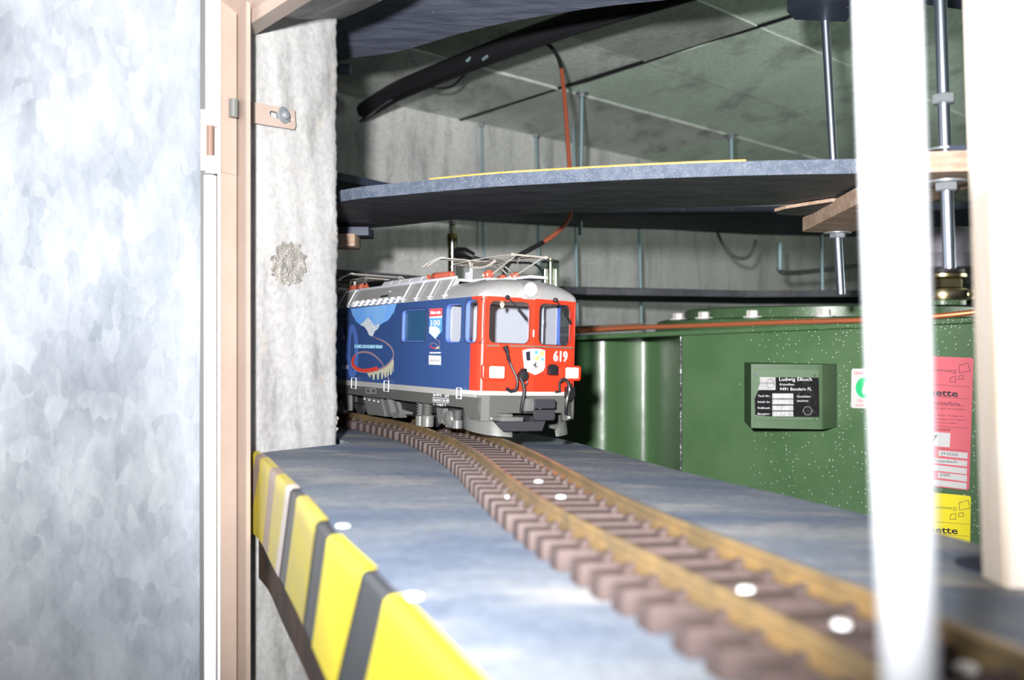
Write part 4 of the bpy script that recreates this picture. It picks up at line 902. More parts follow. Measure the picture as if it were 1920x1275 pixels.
# ================================================================== LOCOMOTIVE
LB = Vector((-1075/FPX, 1, -10.5/FPX)).normalized(); LF_ = -LB; LU = UP; LR_ = LU.cross(LF_)
W = .118; H2 = W/2
_C = P(898, 733, .963); _h = (_C.z-(RAILZ+A*_C.x+B*_C.y))*LU.z
LO = _C-LU*_h+LR_*H2
LM = Matrix(((LF_.x, LR_.x, LU.x, LO.x), (LF_.y, LR_.y, LU.y, LO.y), (LF_.z, LR_.z, LU.z, LO.z), (0, 0, 0, 1)))
loco = empty('train_locomotive', (0, 0, 0), 'model electric locomotive with blue mural side and red front numbered 619', 'model train'); loco.matrix_basis = LM
LI = LM.inverted()
class LFr(Frame):        # frame given in loco coordinates
    def px(s, x, y):
        o = LI @ Vector((0, 0, 0)); d = (LI @ Vector(((x-CX)/FPX, 1, (CY-y)/FPX)))-o
        t = (s.o-o).dot(s.n)/d.dot(s.n); v = o+d*t-s.o; return (v.dot(s.e1), v.dot(s.e2))
NX = .008; RC = .006; LEN = .56
sd = LFr((0, -H2, 0), (1, 0, 0), (0, 0, 1)); fd = LFr((0, H2, 0), (-1, 0, 0), (0, 0, 1))
fl = LFr((NX, 0, 0), (NX+.000, H2, 0), (0, 0, 1)); fr_ = LFr((NX, 0, 0), (-NX, H2, 0), (0, 0, 1))
flat = LFr((NX, 0, 0), (0, 1, 0), (0, 0, 1))
def lp(name, fr2, loops, mtl, th=.0015, off=0, parent=None, bevel=0, **kw):
    me = plate_mesh(loops, th, bevel); me.transform(fr2.mx(off)); return mkobj(name, me, mtl, parent or loco, smooth=bevel > 0, local=True, **kw)
def pp(fr2, pts): return [fr2.px(*q) for q in pts]
UB, UT, UF = .0462, .1425, .0420
FA = math.hypot(NX, H2)
# --- side walls with window holes (outline split later into blue and red)
def wins(frm):
    w_ = [rrect(-.192, .0965, -.126, .1335, .004), rrect(-.0785, .0955, -.043, .1362, .006), rrect(-.0335, .0952, -.0075, .1388, .006)]
    return w_+[[(-LEN-x, y) for x, y in l][::-1] for l in w_]
def sidewall(frm, sgn, name):
    def fx(l): return [(x*sgn, y) for x, y in l]
    me = plate_mesh([fx([(-RC, UB), (-RC, UT), (-LEN+RC, UT), (-LEN+RC, UB)])]+[fx(l) for l in wins(frm)], .0016)
    b_ = bmesh.new(); b_.from_mesh(me)
    for xx in (-.0205, -LEN+.0205): bmesh.ops.bisect_plane(b_, geom=b_.verts[:]+b_.edges[:]+b_.faces[:], plane_co=(xx*sgn, 0, 0), plane_no=(1, 0, 0))
    for f in b_.faces:
        x = f.calc_center_median().x*sgn; f.material_index = 1 if (x > -.0205 or x < -LEN+.0205) else 0
    b_.to_mesh(me); b_.free(); me.transform(frm.mx(-.0008)); return mkobj(name, me, [M['blue'], M['red']], loco, smooth=False, local=True)
sw = sidewall(sd, 1, 'side_wall'); sidewall(fd, -1, 'side_wall')
# corner arcs
def corner(sy, rear=False):
    m = MB(); a_end = math.atan2(NX, H2); rows = []
    for k in range(7):
        t = k/6*(PI/2-a_end*1.0); cx, cy = -RC, H2-RC; x = cx+RC*math.sin(t); y = cy+RC*math.cos(t)
        if rear: x = -LEN-x
        rows.append([Vector((x, sy*y, UB)), Vector((x, sy*y, UT))])
    m.strip(rows); rows2 = [[r[0]+Vector((-.001 if not rear else .001, -sy*.001, 0)), r[1]+Vector((-.001 if not rear else .001, -sy*.001, 0))] for r in rows]; m.strip(rows2)
    return m.obj('corner_post', M['red'], loco, local=True, ang=60)
for sy in (-1, 1): corner(sy); corner(sy, True)
# front and rear facets
cut = RC/H2*FA*.98
w1 = pp(fl, [(917, 564), (984, 567)]); 
def front_facets(rear=False):
    out = []
    for s_ in (-1, 1):
        frm = (fl if s_ < 0 else fr_) if not rear else LFr((-LEN-NX, 0, 0), ((-NX if s_ < 0 else NX), H2, 0), (0, 0, 1))
        a0, a1 = (-FA+cut, 0) if s_ < 0 else (0, FA-cut)
        if s_ < 0: win = rrect(-.0500, .0958, -.0062, .1375, .006)
        else: win = rrect(.0062, .0958, .0490, .1375, .006)
        outl = [(a0, UB), (a1, UB), (a1, UT), (a0, UT)]
        if s_ > 0: outl = [(0, UB), (a1, UB), (a1, .0925), (a1-.0015, .096), (a1-.0022, .10), (a1-.0022, .130), (a1-.0005, .137), (a1+.0015, .1405), (a1+.0015, UT), (0, UT)]
        if rear: outl = [(a0, UB), (a1, UB), (a1, UT), (a0, UT)]
        o = lp('front_panel' if not rear else 'rear_panel', frm, [outl, win], M['red'], .0016, -.0008)
        out.append(o)
        g_ = rrect(win[0][0], 0, 0, 0, 0) if 0 else None
        x0 = min(p[0] for p in win); x1 = max(p[0] for p in win); y0 = min(p[1] for p in win); y1 = max(p[1] for p in win)
        lp('window_gasket', frm, [rrect(x0-.0008, y0-.0008, x1+.0008, y1+.0008, .0068), rrect(x0, y0, x1, y1, .006)], M['dark'], .0006, .0002)
        lp('window_pane', frm, [rrect(x0, y0, x1, y1, .006)], M['glass'], .0006, -.0012)
    return out
front_facets(); front_facets(True)
# cab side windows: returns, gaskets and panes
for i, l in enumerate(wins(sd)):
    x0 = min(p[0] for p in l); x1 = max(p[0] for p in l); y0 = min(p[1] for p in l); y1 = max(p[1] for p in l); r_ = .004 if x1-x0 > .05 else .006
    big = x1-x0 > .05
    for frm, sg in ((sd, 1), (fd, -1)):
        xa, xb = (x0, x1) if sg > 0 else (-x1, -x0)
        # window tunnel
        lo_, li_ = rrect(xa, y0, xb, y1, r_), rrect(xa+.0009, y0+.0009, xb-.0009, y1-.0009, r_-.0009)
        lp('window_return', frm, [lo_, li_], M['blue_in'] if not big else M['blue_in'], .004, -.0028, label='lighter blue window return')
        if big: lp('blind_panel', frm, [rrect(xa, y0, xb, y1, r_)], M['panel_blue'], .001, -.0042, label='blind dark blue panel'); lp('panel_gasket', frm, [rrect(xa-.0007, y0-.0007, xb+.0007, y1+.0007, r_+.0007), rrect(xa, y0, xb, y1, r_)], M['dark'], .0004, .0003)
        else: lp('window_pane', frm, [rrect(xa, y0, xb, y1, r_)], M['glass'], .0005, -.0042)
lp('window_gasket', sd, [rrect(-.0342, .0945, -.0068, .1395, .0066), rrect(-.0335, .0952, -.0075, .1388, .006)], M['dark'], .0005, .0003)
_a = fl.px(907, 600)[0]
lp('window_gasket', fl, [[(-FA+cut-.001, .0945)]+[(x, y) for x, y in rrect(-FA, .0945, _a, .1395, .006)[:0]]+[(_a-.006+.006*math.sin(math.radians(q*15)), .1005-.006*math.cos(math.radians(q*15))) for q in range(7)]+[(_a-.006+.006*math.cos(math.radians(q*15)), .1335+.006*math.sin(math.radians(q*15))) for q in range(7)]+[(-FA+cut-.001, .1395), (-FA+cut-.001, .1388)]+[(_a-.006+.0053*math.cos(math.radians(90-q*15)), .1335+.0053*math.sin(math.radians(90-q*15))) for q in range(7)]+[(_a-.006+.0053*math.sin(math.radians(90-q*15)), .1005-.0053*math.cos(math.radians(90-q*15))) for q in range(7)]+[(-FA+cut-.001, .0952)]], M['dark'], .0004, .0002)
# cab interiors
for cx0, sg in ((0, 1), (-LEN, -1)):
    def X(x): return cx0+sg*x
    m = MB(); m.box((X(-.0835), 0, .095), (.0015, W-.006, .088)); cb_ = m.obj('cab_back_wall', M['cab_white'], loco, local=True, smooth=False)
    m = MB(); m.box((X(-.04), 0, .1400), (.078, W-.008, .0012)); m.obj('cab_ceiling', M['cab_ceiling'], loco, local=True, smooth=False)
    m = MB(); m.box((X(-.04), 0, .0500), (.078, W-.008, .0012)); m.obj('cab_floor', M['fgrey'], loco, local=True, smooth=False)
    m = MB(); m.prism([(X(-.001), -.050, .072), (X(-.001), .050, .072), (X(-.001), .050, .0935), (X(-.001), -.050, .0935)], (-sg*.016, 0, .001)); m.obj('control_desk', M['cab_white'], loco, local=True, smooth=False)
m = MB(); m.box((-.058, .0535, .095), (.050, .0012, .088)); m.obj('cab_lining', M['cab_white'], loco, local=True, smooth=False)
m = MB(); m.box((-.020, .024, .115), (.006, .0055, .044), bev=.0005); m.box((-.018, .020, .120), (.006, .012, .006), bev=.0005); m.obj('cab_post', M['roof_lt'], loco, local=True)
m = MB(); m.box((-.0827, -.018, .105), (.0012, .022, .056)); m.obj('cab_door', mat('cab_door_grey', (.55, .56, .60, 1), .5), loco, local=True, smooth=False)
m = MB(); c = Vector((-.012, -.028, .1355)); m.lathe([(.0002, -.002), (.0016, -.0012), (.002, 0), (.0014, .0015), (.0008, .003)], c, (0, 0, -1), 14); m.obj('cab_lamp', M['lampbulb'], loco, local=True, label='glowing orange cab lamp')
# --- light grey waist strip and dark frame
m = MB()
for sy in (-1, 1): m.box((-LEN/2, sy*(H2+.0001), (UB+.0398)/2), (LEN-2*RC, .0014, UB-.0398))
m.obj('waist_strip', mat('strip_grey', (.33, .33, .32, 1), .4), loco, local=True, smooth=False)
def front_band(u0, u1, d, mtl, name, x0=-.012):
    m = MB(); rows = []
    pl_ = [(x0, -H2-d), (-RC, -H2-d), (-RC*.3, -H2-d+RC*.3), (0+d*.5, -H2+RC-d), (NX+d, 0), (0+d*.5, H2-RC+d), (-RC*.3, H2+d-RC*.3), (-RC, H2+d), (x0, H2+d), (x0, H2-.002), (x0, -H2+.002)]
    m.prism([Vector((x, y, u0)) for x, y in pl_], (0, 0, u1-u0)); return m.obj(name, mtl, loco, local=True, ang=50)
front_band(.0425, .0466, .0022, M['lgrey'], 'front_sill', -.035)
ss = pp(sd, [(560, 702), (640, 715), (700, 722), (780, 731), (884, 742), (884, 789), (878, 788), (868, 779), (862, 768), (780, 757), (645, 737), (540, 722)])
ss = [(x, y) for x, y in ss]
sk = [(-LEN+.01, .0398), (-.002, .0398), (-.002, .0175), (-.0205, .0175), (-.029, .0215), (-.034, .0280), (-LEN+.034, .0280), (-LEN+.029, .0215), (-LEN+.0205, .0175), (-LEN+.01, .0175)]
lp('side_frame', sd, [sk], M['fgrey'], .003, -.0022); lp('side_frame', fd, [[(-x, y) for x, y in sk]], M['fgrey'], .003, -.0022)
# front apron: centre and chamfered corners
ap = LFr((.0035, 0, 0), (0, 1, 0), (0, 0, 1))
q = pp(ap, [(913, 741), (1078, 741), (1078, 787), (1056, 787), (1055, 773), (934, 774), (934, 790), (913, 790)])
yl0 = -.0485
apron = [(yl0, .0425), (-yl0, .0425), (-yl0, .0165), (.040, .0165), (.040, .0245), (-.0395, .0245), (-.0395, .0165), (yl0, .0165)]
lp('front_apron', ap, [apron], M['fgrey'], .003, -.0015)
for sy in (-1, 1):
    m = MB(); m.prism([(.0035, sy*.0485, .0165), (-.006, sy*.058, .0165), (-.006, sy*.055, .0165), (.0005, sy*.0485, .0165)], (0, 0, .026)); m.obj('apron_corner', M['fgrey'], loco, local=True, smooth=False)
m = MB(); m.box((-LEN/2, 0, .044), (LEN-.02, W-.008, .0035)); m.box((-LEN/2, 0, .0285), (LEN-.06, .07, .028)); m.obj('underframe', M['dark'], loco, local=True, smooth=False)
# --- roof: cab domes, slanted flanks, walkway top
def dome(rear=False):
    m = MB(); rows = []; N1, N2 = 26, 28
    for i in range(N1+1):
        s_ = i/N1                      # 0 at front edge .. 1 at x=-.088
        xl = -.088*s_ if 0 else None
        row = []
        ph = s_*PI/2
        for j in range(N2+1):
            th = PI*j/N2; cy_ = -math.cos(th); sy_ = math.sin(th)
            hw = H2+.0004
            px_ = .0085-(.034)*(1-math.cos(ph)) if s_ < .75 else None
            row.append((cy_, sy_))
        rows.append(row)
    # section profile: height as superellipse over y, front shoulder as superellipse over x
    rows = []
    xs = [.0085, .0075, .0055, .0025, -.0015, -.006, -.011, -.017, -.024, -.034, -.05, -.07, -.0895]
    for x in xs:
        k_ = max(0, min(1, (.0085-x)/.034)); hx = (1-(1-k_)**2.3)**(1/2.3); row = []
        hw = (H2+.0004)
        for j in range(31):
            y = -1+2*j/30; y = math.copysign(abs(y)**.8, y); v = (1-abs(y)**3.0)**(1/2.2) if abs(y) < 1 else 0
            nose = NX*(1-abs(y))+.001-(.006*max(0, (abs(y)-.9)/.1)**2)
            xx = x-.0085+nose if x > -.0015 else x+(nose-.0085)*max(0, 1-(-.0015-x)/.03)
            row.append(Vector((xx, y*hw, UT+.0012+.0195*v*hx)))
        rows.append(row)
    # lower lip
    lip = [Vector((p.x, p.y, UT-.0002)) for p in rows[0]]; rows = [lip]+rows
    if rear: rows = [[Vector((-LEN-p.x, p.y, p.z)) for p in r] for r in rows]
    m.strip(rows)
    for r in (0, -1):
        pass
    e0 = [r[0] for r in rows]; e1 = [r[-1] for r in rows]
    m.strip([e0, [Vector((p.x, p.y, UT-.0002)) for p in e0]]); m.strip([e1, [Vector((p.x, p.y, UT-.0002)) for p in e1]])
    bk = rows[-1]; m.strip([bk, [Vector((p.x, p.y, UT-.0002)) for p in bk]])
    return m.obj('cab_roof', M['roof'], loco, local=True, ang=40)
dome(); dome(True)
# slanted flanks
def flank(x0, x1, ub, yb, name='roof_flank'):
    m = MB()
    for sy in (-1, 1):
        t = (ub-.1436)/(.1655-.1436); y0_ = .0583-(.0583-.0462)*t
        m.prism([(x0, sy*y0_, ub), (x0, sy*.0462, .1655), (x0, sy*.040, .1655), (x0, sy*.052, .1430)], (x1-x0, 0, 0))
    return m.obj(name, M['roof'], loco, local=True, smooth=False)
flank(-.082, -.200, .1436, 0); flank(-.200, -.360, .1515, 0); flank(-.360, -.478, .1436, 0)
m = MB(); m.box((-LEN/2, 0, .1432), (LEN-.16, W-.001, .0018)); m.obj('roof_gutter', M['roof'], loco, local=True, smooth=False)
m = MB(); m.box((-LEN/2, 0, .1640), (LEN-.165, .086, .0025)); m.obj('roof_top', M['roof'], loco, local=True, smooth=False)
m = MB()
for sy in (-1, 1): m.box((-LEN/2, sy*.0458, .1668), (LEN-.162, .0030, .0028), bev=.0004)
m.obj('walkway_edge', M['roof_lt'], loco, local=True)
for x in (-.083, -.120, -.156, -.192, -LEN+.192, -LEN+.156, -LEN+.120, -LEN+.083):
    m = MB(); p0 = Vector((x, -.0596, .1448)); p1 = Vector((x, -.0478, .1665)); m.tube([p0, p1], .00105, 6)
    m.box((x, -.0592, .1440), (.0032, .002, .0016)); m.box((x-.004, -.0589, .1462), (.003, .0018, .0014)); m.box((x+.004, -.0589, .1462), (.003, .0018, .0014)); m.obj('flank_rib', M['roof_lt'], loco, local=True)
for i in range(8):
    x = -.214-.019*i; m = MB(); m.prism([(x, -.0590, .1436), (x, -.0555, .1512), (x, -.050, .1512), (x, -.048, .1436)], (-.0014, 0, 0)); m.box((x-.0007, -.0592, .1440), (.0034, .0022, .0016)); m.obj('gusset', M['roof_lt'], loco, local=True, smooth=False)
m = MB(); m.prism([(-.205, -.0545, .1436), (-.205, -.052, .1516), (-.205, -.048, .1516), (-.205, -.048, .1436)], (-.15, 0, 0)); m.obj('blue_recess', M['blue'], loco, local=True, smooth=False)
g3 = LFr((0, -.0552, .149), (1, 0, 0), (0, .48, .877)); lp('oval_grille', g3, [rrect(-.272, .004, -.247, .0062, .0011)], M['dark'], .0006, .0006)
m = MB(); m.box((-.243, -.0535, .1585), (.004, .0015, .0016)); m.obj('grille_clip', M['roof_lt'], loco, local=True)
# louvre box
for x0, x1 in ((-.298, -.272), (-.2705, -.2455), (-.244, -.2155), (-.214, -.184)):
    m = MB(); m.prism([(x0, -.0435, .1665), (x0, -.0375, .1745), (x0, -.030, .1755), (x0, .030, .1755), (x0, .0375, .1745), (x0, .0435, .1665)], (x1-x0, 0, 0)); m.obj('louvre_panel', M['mesh'], loco, local=True, smooth=False)
m = MB(); m.prism([(-.304, -.0435, .1660), (-.299, -.036, .1745), (-.183, -.036, .1745), (-.176, -.0435, .1660)], (0, .087, 0)); m.obj('louvre_frame', M['roof'], loco, local=True, smooth=False)
# --- pantographs with insulators
def panto(mirror):
    def Q(x, y, z): return Vector((x if not mirror else -LEN-x, y, z))
    pr = None
    m = MB()
    for sy in (-1, 1): m.tube([Q(-.148, sy*.016, .1880), Q(-.055, sy*.0165, .1895), Q(-.006, sy*.0165, .1878)], .0008, 6, smooth=4)
    m.tube([Q(-.148, -.018, .1880), Q(-.148, .018, .1880)], .0008, 6)
    for a in (-.6, 0, .6): m.tube([Q(-.148, .008*a, .1880), Q(-.006, .024*a, .1872)], .0005, 5)
    root = m.obj('pantograph', M['wire'], loco, local=True)
    m = MB(); m.tube([Q(-.006, -.021, .1876), Q(-.006, .021, .1876)], .0011, 8)
    for sy in (-1, 1): m.lathe([(.0005, -.0018), (.0018, -.0012), (.0018, .0012), (.0005, .0018)], Q(-.006, sy*.0205, .1876), (0, 1, 0), 12)
    m.obj('knee_axle', M['wire'], root, local=True)
    for sy in (-1, 1):
        m = MB(); m.tube([Q(-.006, sy*.0165, .1872), Q(-.066, sy*.014, .1685)], .0009, 6); m.obj('lower_arm', M['wire'], root, local=True)
    m = MB(); m.tube([Q(-.066, .014, .1700), Q(-.02, -.004, .1850)], .0005, 5); m.tube([Q(-.10, -.020, .186), Q(-.095, -.020, .181), Q(-.080, -.018, .179), Q(-.062, -.017, .1805), Q(-.05, -.0165, .1845)], .0016, 8, smooth=5); m.obj('spring_bow', M['wire'], root, local=True)
    for dx in (-.134, -.147):
        m = MB(); pts = [Q(dx, y, z) for y, z in ((-.056, .1815), (-.048, .1875), (-.040, .1915), (-.034, .1925), (0, .1925), (.034, .1925), (.040, .1915), (.048, .1875), (.056, .1815))]; m.tube(pts, .0008, 6, smooth=3); m.obj('contact_strip', M['wire'], root, local=True)
    m = MB(); m.box(Q(-.1405, -.0365, .1928), (.014, .006, .0018), bev=.0004); m.box(Q(-.1405, .0365, .1928), (.014, .006, .0018), bev=.0004)
    for y in (-.02, -.01, 0, .01, .02): m.tube([Q(-.134, y, .1925), Q(-.147, y, .1925)], .0005, 5)
    m.obj('collector_ends', M['roof_lt'], root, local=True)
    m = MB(); m.box(Q(-.078, 0, .1655), (.046, .044, .0020)); m.box(Q(-.104, -.016, .1765), (.0025, .0025, .018)); m.box(Q(-.100, -.022, .170), (.009, .0022, .010)); m.obj('pantograph_base', M['roof_lt'], root, local=True, smooth=False)
    for x, y in ((-.063, -.017), (-.063, .017), (-.100, .022)):
        m = MB(); c = Q(x, y, .1705); pr_ = [(.0028, -.0075)]
        for k in range(3): pr_ += [(.0030, -.0070+.0022*k), (.0042, -.0064+.0022*k), (.0030, -.0058+.0022*k)]
        pr_ += [(.0036, -.0005), (.0050, .0008), (.0053, .0025), (.0050, .0045), (.0036, .0058), (.001, .0062)]
        m.lathe(pr_, c, (1 if not mirror else -1, -.12, 0), 16); m.obj('insulator', M['insul'], root, local=True)
        m = MB(); m.box(c-Vector((0, 0, .0065)), (.003, .003, .009)); m.obj('insulator_foot', M['roof_lt'], root, local=True, smooth=False)
    m = MB(); c0 = Q(-.170, -.030, .1735); c1 = Q(-.120, -.030, .1735); dd_ = (c1-c0).normalized(); pr_ = [(.001, 0), (.0044, .001), (.0048, .004), (.0048, .012), (.0042, .014)]
    for k in range(9): pr_ += [(.0032, .015+.0036*k), (.0042, .0165+.0036*k)]
    pr_ += [(.0030, .049), (.001, .050)]
    m.lathe(pr_, c0, dd_, 16); m.obj('long_insulator', M['insul'], root, local=True)
    m = MB(); m.lathe([(.0062, .1665), (.0050, .170), (.0030, .174), (.0018, .1765), (.0006, .178)], Vector((Q(-.184, -.030, 0).x, -.030, 0)), seg=18); m.obj('cone_insulator', M['insul'], root, local=True)
    m = MB(); m.tube([Q(-.184, -.030, .177), Q(-.178, -.030, .180), Q(-.172, -.030, .178), Q(-.166, -.030, .1785)], .0004, 5, smooth=4); m.obj('jumper_wire', M['wire'], root, local=True)
    return root
panto(False); panto(True)
m = MB(); m.box((-.030, .018, .1672), (.030, .022, .0028), bev=.0003); m.box((-.045, .0, .1645), (.008, .012, .005)); m.obj('roof_box', M['roof_lt'], loco, local=True)
# --- headlamps
c = LFr((NX+.0035, 0, 0), (0, 1, 0), (0, 0, 1)); a, b = c.px(996.5, 543)
m = MB(); m.lathe([(.0072, -.020), (.0078, -.001), (.0078, .0015), (.0070, .002)], Vector((NX+.001, a, b)), (1, 0, 0), 32); m.box((NX-.006, a, b-.0055), (.013, .0145, .009), bev=.001); m.obj('top_lamp_housing', M['roof'], loco, local=True)
m = MB(); m.lathe([(.0068, .0018), (.0064, .0034), (.0045, .0050), (.002, .0058), (.0003, .006)], Vector((NX+.001, a, b)), (1, 0, 0), 32); m.obj('top_lamp', M['lampglass'], loco, local=True, label='round lit top headlamp')
for frm, bx, hx in ((fl, (903, 684.5, 944, 711.5), (914.5, 688, 941.5, 707.5)), (fr_, (1050.5, 687, 1083.5, 712.5), (1054.5, 690, 1078, 708))):
    p0, p1 = frm.px(bx[0], bx[3]), frm.px(bx[2], bx[1])
    me = plate_mesh([rrect(p0[0], p0[1], p1[0], p1[1], .0022)], .005, .0006); me.transform(frm.mx(.0015)); hs = mkobj('lamp_housing', me, M['red'], loco, local=True)
    p0, p1 = frm.px(hx[0], hx[3]), frm.px(hx[2], hx[1])
    me = plate_mesh([rrect(p0[0]-.0007, p0[1]-.0007, p1[0]+.0007, p1[1]+.0007, .0012), rrect(p0[0], p0[1], p1[0], p1[1], .001)], .0012); me.transform(frm.mx(.0048)); mkobj('lamp_bezel', me, M['dark'], hs, local=True, smooth=False)
    me = plate_mesh([rrect(p0[0], p0[1], p1[0], p1[1], .001)], .001, .0004); me.transform(frm.mx(.0046)); mkobj('headlamp', me, M['lampglass'], hs, local=True, label='rectangular lit headlamp')
# --- wipers, handrails, sockets, hoses on the front
def ft(frm, pts, r, off, name, mtl, smooth=0, par=None, seg=8):
    m = MB(); q = [frm.at(*frm.px(x, y), off if not isinstance(off, (list, tuple)) else off[i]) for i, (x, y) in enumerate(pts)]; m.tube(q, r, seg, smooth=smooth); return m.obj(name, mtl, par or loco, local=True)
for frm, a_, b_, t_ in ((fl, (950, 558), (986, 600), (983, 622)), (fr_, (1039, 563), (1067, 607), (1063, 625))):
    wp = ft(frm, [a_, ((a_[0]+b_[0])/2+2, (a_[1]+b_[1])/2), b_], .0009, [.003, .004, .003], 'wiper_arm', M['black'])
    ft(frm, [((a_[0]*.45+b_[0]*.55)+1, (a_[1]*.45+b_[1]*.55)), b_], .0016, .0028, 'wiper_blade', M['black'], par=wp)
    m = MB(); m.lathe([(.0026, 0), (.0024, .003), (.0012, .004)], frm.at(*frm.px(*a_), .0005), frm.n, 10); m.obj('wiper_pivot', M['black'], wp, local=True)
ft(fl, [(912, 648), (934, 648.5)], .0011, .0022, 'handrail', M['brown']); ft(fl, [(953.5, 648.5), (998, 649.5)], .0011, .0022, 'handrail', M['brown']); ft(fr_, [(999, 649.5), (1072, 652.5)], .0011, .0022, 'handrail', M['brown'])
m = MB(); m.box((NX+.0012, fl.px(999, 630)[0], .1065), (.0012, .0014, .0075), bev=.0003); m.obj('nose_badge', M['roof_lt'], loco, local=True)
# crest
cf = LFr((NX+.0012, 0, 0), (0, 1, 0), (0, 0, 1))
cre = lp('crest_shield', cf, [pp(cf, [(980, 657), (988, 654.5), (1000, 653.5), (1013, 654.5), (1021.5, 657), (1021, 689), (1018, 695), (1011, 699.5), (1002.5, 703), (992, 698), (985, 694), (983, 688)])], M['st_white'], .0014, 0)
def cd(pts, mtl): 
    me = plate_mesh([pp(cf, pts)], .0002); me.transform(cf.mx(.0010)); mkobj('crest_mark', me, mtl, cre, local=True, smooth=False)
cd([(985, 660), (993, 658.5), (993.5, 676), (986.5, 676)], M['ink_black'])
cd([(1002, 657.5), (1008, 657.5), (1008, 664), (1002, 664)], M['ink_blue2']); cd([(1013.5, 670.5), (1018.5, 670.5), (1018.5, 676.5), (1013.5, 676.5)], M['ink_blue2'])
cd([(1011, 658), (1019, 658.5), (1019, 667.5), (1011, 667.5)], M['ink_yellow']); cd([(1002, 667), (1010, 667), (1010, 676), (1002, 676)], M['ink_yellow'])
for l in (((1011, 658), (1011.8, 658), (1011.8, 666), (1019, 666.6), (1019, 667.5), (1011, 667.5)), ((1002, 667), (1010, 667), (1010, 676), (1009.2, 676), (1009.2, 668), (1002, 668))): cd(l, M['ink_grey'])
cd([(1004, 679), (1005, 683), (1003, 685), (1006, 686), (1008, 691), (1006.5, 690.5), (1004.5, 687), (1002, 691), (1001, 691.5), (1002.5, 687), (999, 685), (996, 684.5), (1001, 683), (1003, 681), (1001.5, 679.5), (1003, 678.5)], M['ink_black'])
def ltext(frm, s, x, y, hpx, mtl, wpx, off=.0006, par=None, bold=0, rot=0, name='lettering'):
    a = frm.px(x, y); b = frm.px(x, y-hpx); h = abs(b[1]-a[1]); me = text_mesh(s, h/.70, .0002, bold=bold)
    xs = [v.co.x for v in me.vertices]; me.transform(Matrix.Translation((-min(xs), 0, 0))); c = frm.px(x+wpx, y+rot); L_ = math.hypot(c[0]-a[0], c[1]-a[1]); me.transform(Matrix.Diagonal((L_/(max(xs)-min(xs)), 1, 1, 1)))
    me.transform(Matrix.Rotation(math.atan2(c[1]-a[1], c[0]-a[0]), 4, 'Z')); me.transform(Matrix.Translation((a[0], a[1], 0))); me.transform(frm.mx(off)); return mkobj(name, me, mtl, par or loco, local=True, smooth=False)
ltext(fr_, '619', 1036.5, 676.5, 18.5, M['lgrey'], 27, .0006, bold=.0006, rot=1)
# sockets and hoses
m = MB(); c = fr_.at(*fr_.px(1032, 694.5), .003); m.box(c, (.008, .0105, .0095), bev=.0007); m.box(c+Vector((0, 0, .0055)), (.004, .007, .002)); m.obj('socket_box', M['black'], loco, local=True)
m = MB(); c = fl.at(*fl.px(978, 704), .004); m.lathe([(.0055, -.004), (.006, .001), (.0048, .0035), (.001, .004)], c, fl.n, 14); m.box(c+Vector((0, 0, .006)), (.004, .0065, .0025), bev=.0004); m.obj('round_socket', M['black'], loco, local=True)
ft(fl, [(945, 650), (948, 662), (953, 678), (960, 697), (964.5, 712), (964, 728), (959, 733)], [.0016, .002, .0016, .0014, .0014, .0016, .0018], [.004, .004, .003, .005, .007, .006, .004], 'brake_hose', M['black'], 4)
m = MB(); m.tube([fl.at(*fl.px(944, 649), .0035), fl.at(*fl.px(949, 662), .0045)], [.0032, .0022], 10); m.obj('hose_fitting', M['black'], loco, local=True); m = MB(); m.tube([fl.at(*fl.px(964, 731), .005), fl.at(*fl.px(955, 733), .004), fl.at(*fl.px(946, 728), .004)], .0019, 8); m.obj('hose_elbow', M['black'], loco, local=True)
ft(fl, [(970, 708), (974, 718), (976, 732), (974, 748), (972, 762), (972, 771)], .0018, [.006, .008, .009, .009, .008, .007], 'brake_hose', M['black'], 4)
ft(fl, [(983, 708), (986, 715), (982, 723), (978, 724)], .0009, .004, 'plug_lead', M['black'], 4)
ft(fr_, [(1044, 716), (1048, 711), (1053, 714), (1056, 730), (1052, 745), (1051, 762), (1053, 776)], .0019, [.005, .007, .009, .010, .010, .009, .007], 'brake_hose', M['black'], 4)
m = MB(); q0 = fr_.at(*fr_.px(1062, 735), .005); m.box(q0, (.008, .009, .012), bev=.0012); m.tube([fr_.at(*fr_.px(1065, 718), .004), fr_.at(*fr_.px(1065, 734), .004)], .0017, 8); m.tube([fr_.at(*fr_.px(1044, 716), .004), fr_.at(*fr_.px(1044.5, 734), .004), fr_.at(*fr_.px(1037, 734), .004)], .0014, 8); m.tube([fr_.at(*fr_.px(1055, 742), .006), fr_.at(*fr_.px(1062, 748), .006)], .003, 8); m.obj('jumper_socket', M['black'], loco, local=True)
# --- coupler, buffer plate, ploughs
bf = LFr((NX+.016, 0, 0), (0, 1, 0), (0, 0, 1))
a, b = bf.px(1021, 768)
lp('buffer_plate', bf, [rrect(a-.0118, b+.0015, a+.0118, b+.0105, .0012)+[], ], M['plowdark'], .0022, 0, bevel=.0003)
lp('buffer_plate', bf, [rrect(a-.0125, b-.0105, a+.0120, b-.0005, .0028)], M['plowdark'], .0022, 0, bevel=.0003)
a2, b2_ = bf.px(1008, 764); m = MB(); m.lathe([(.0035, -.022), (.0035, -.008), (.0028, -.007), (.0028, 0)], Vector((NX+.016, a2+.003, b2_+.001)), (1, .10, 0), 16); m.box((NX+.002, a2-.004, b2_+.002), (.012, .010, .013), bev=.001); m.obj('buffer_shank', M['bgrey'], loco, local=True)
kf = LFr((NX+.012, 0, 0), (0, 1, 0), (0, 0, 1))
lp('coupler_hook', kf, [pp(kf, [(929, 792), (1020, 790), (1014, 807), (944, 808), (937, 801)])], M['plowdark'], .0035, 0, bevel=.0004)
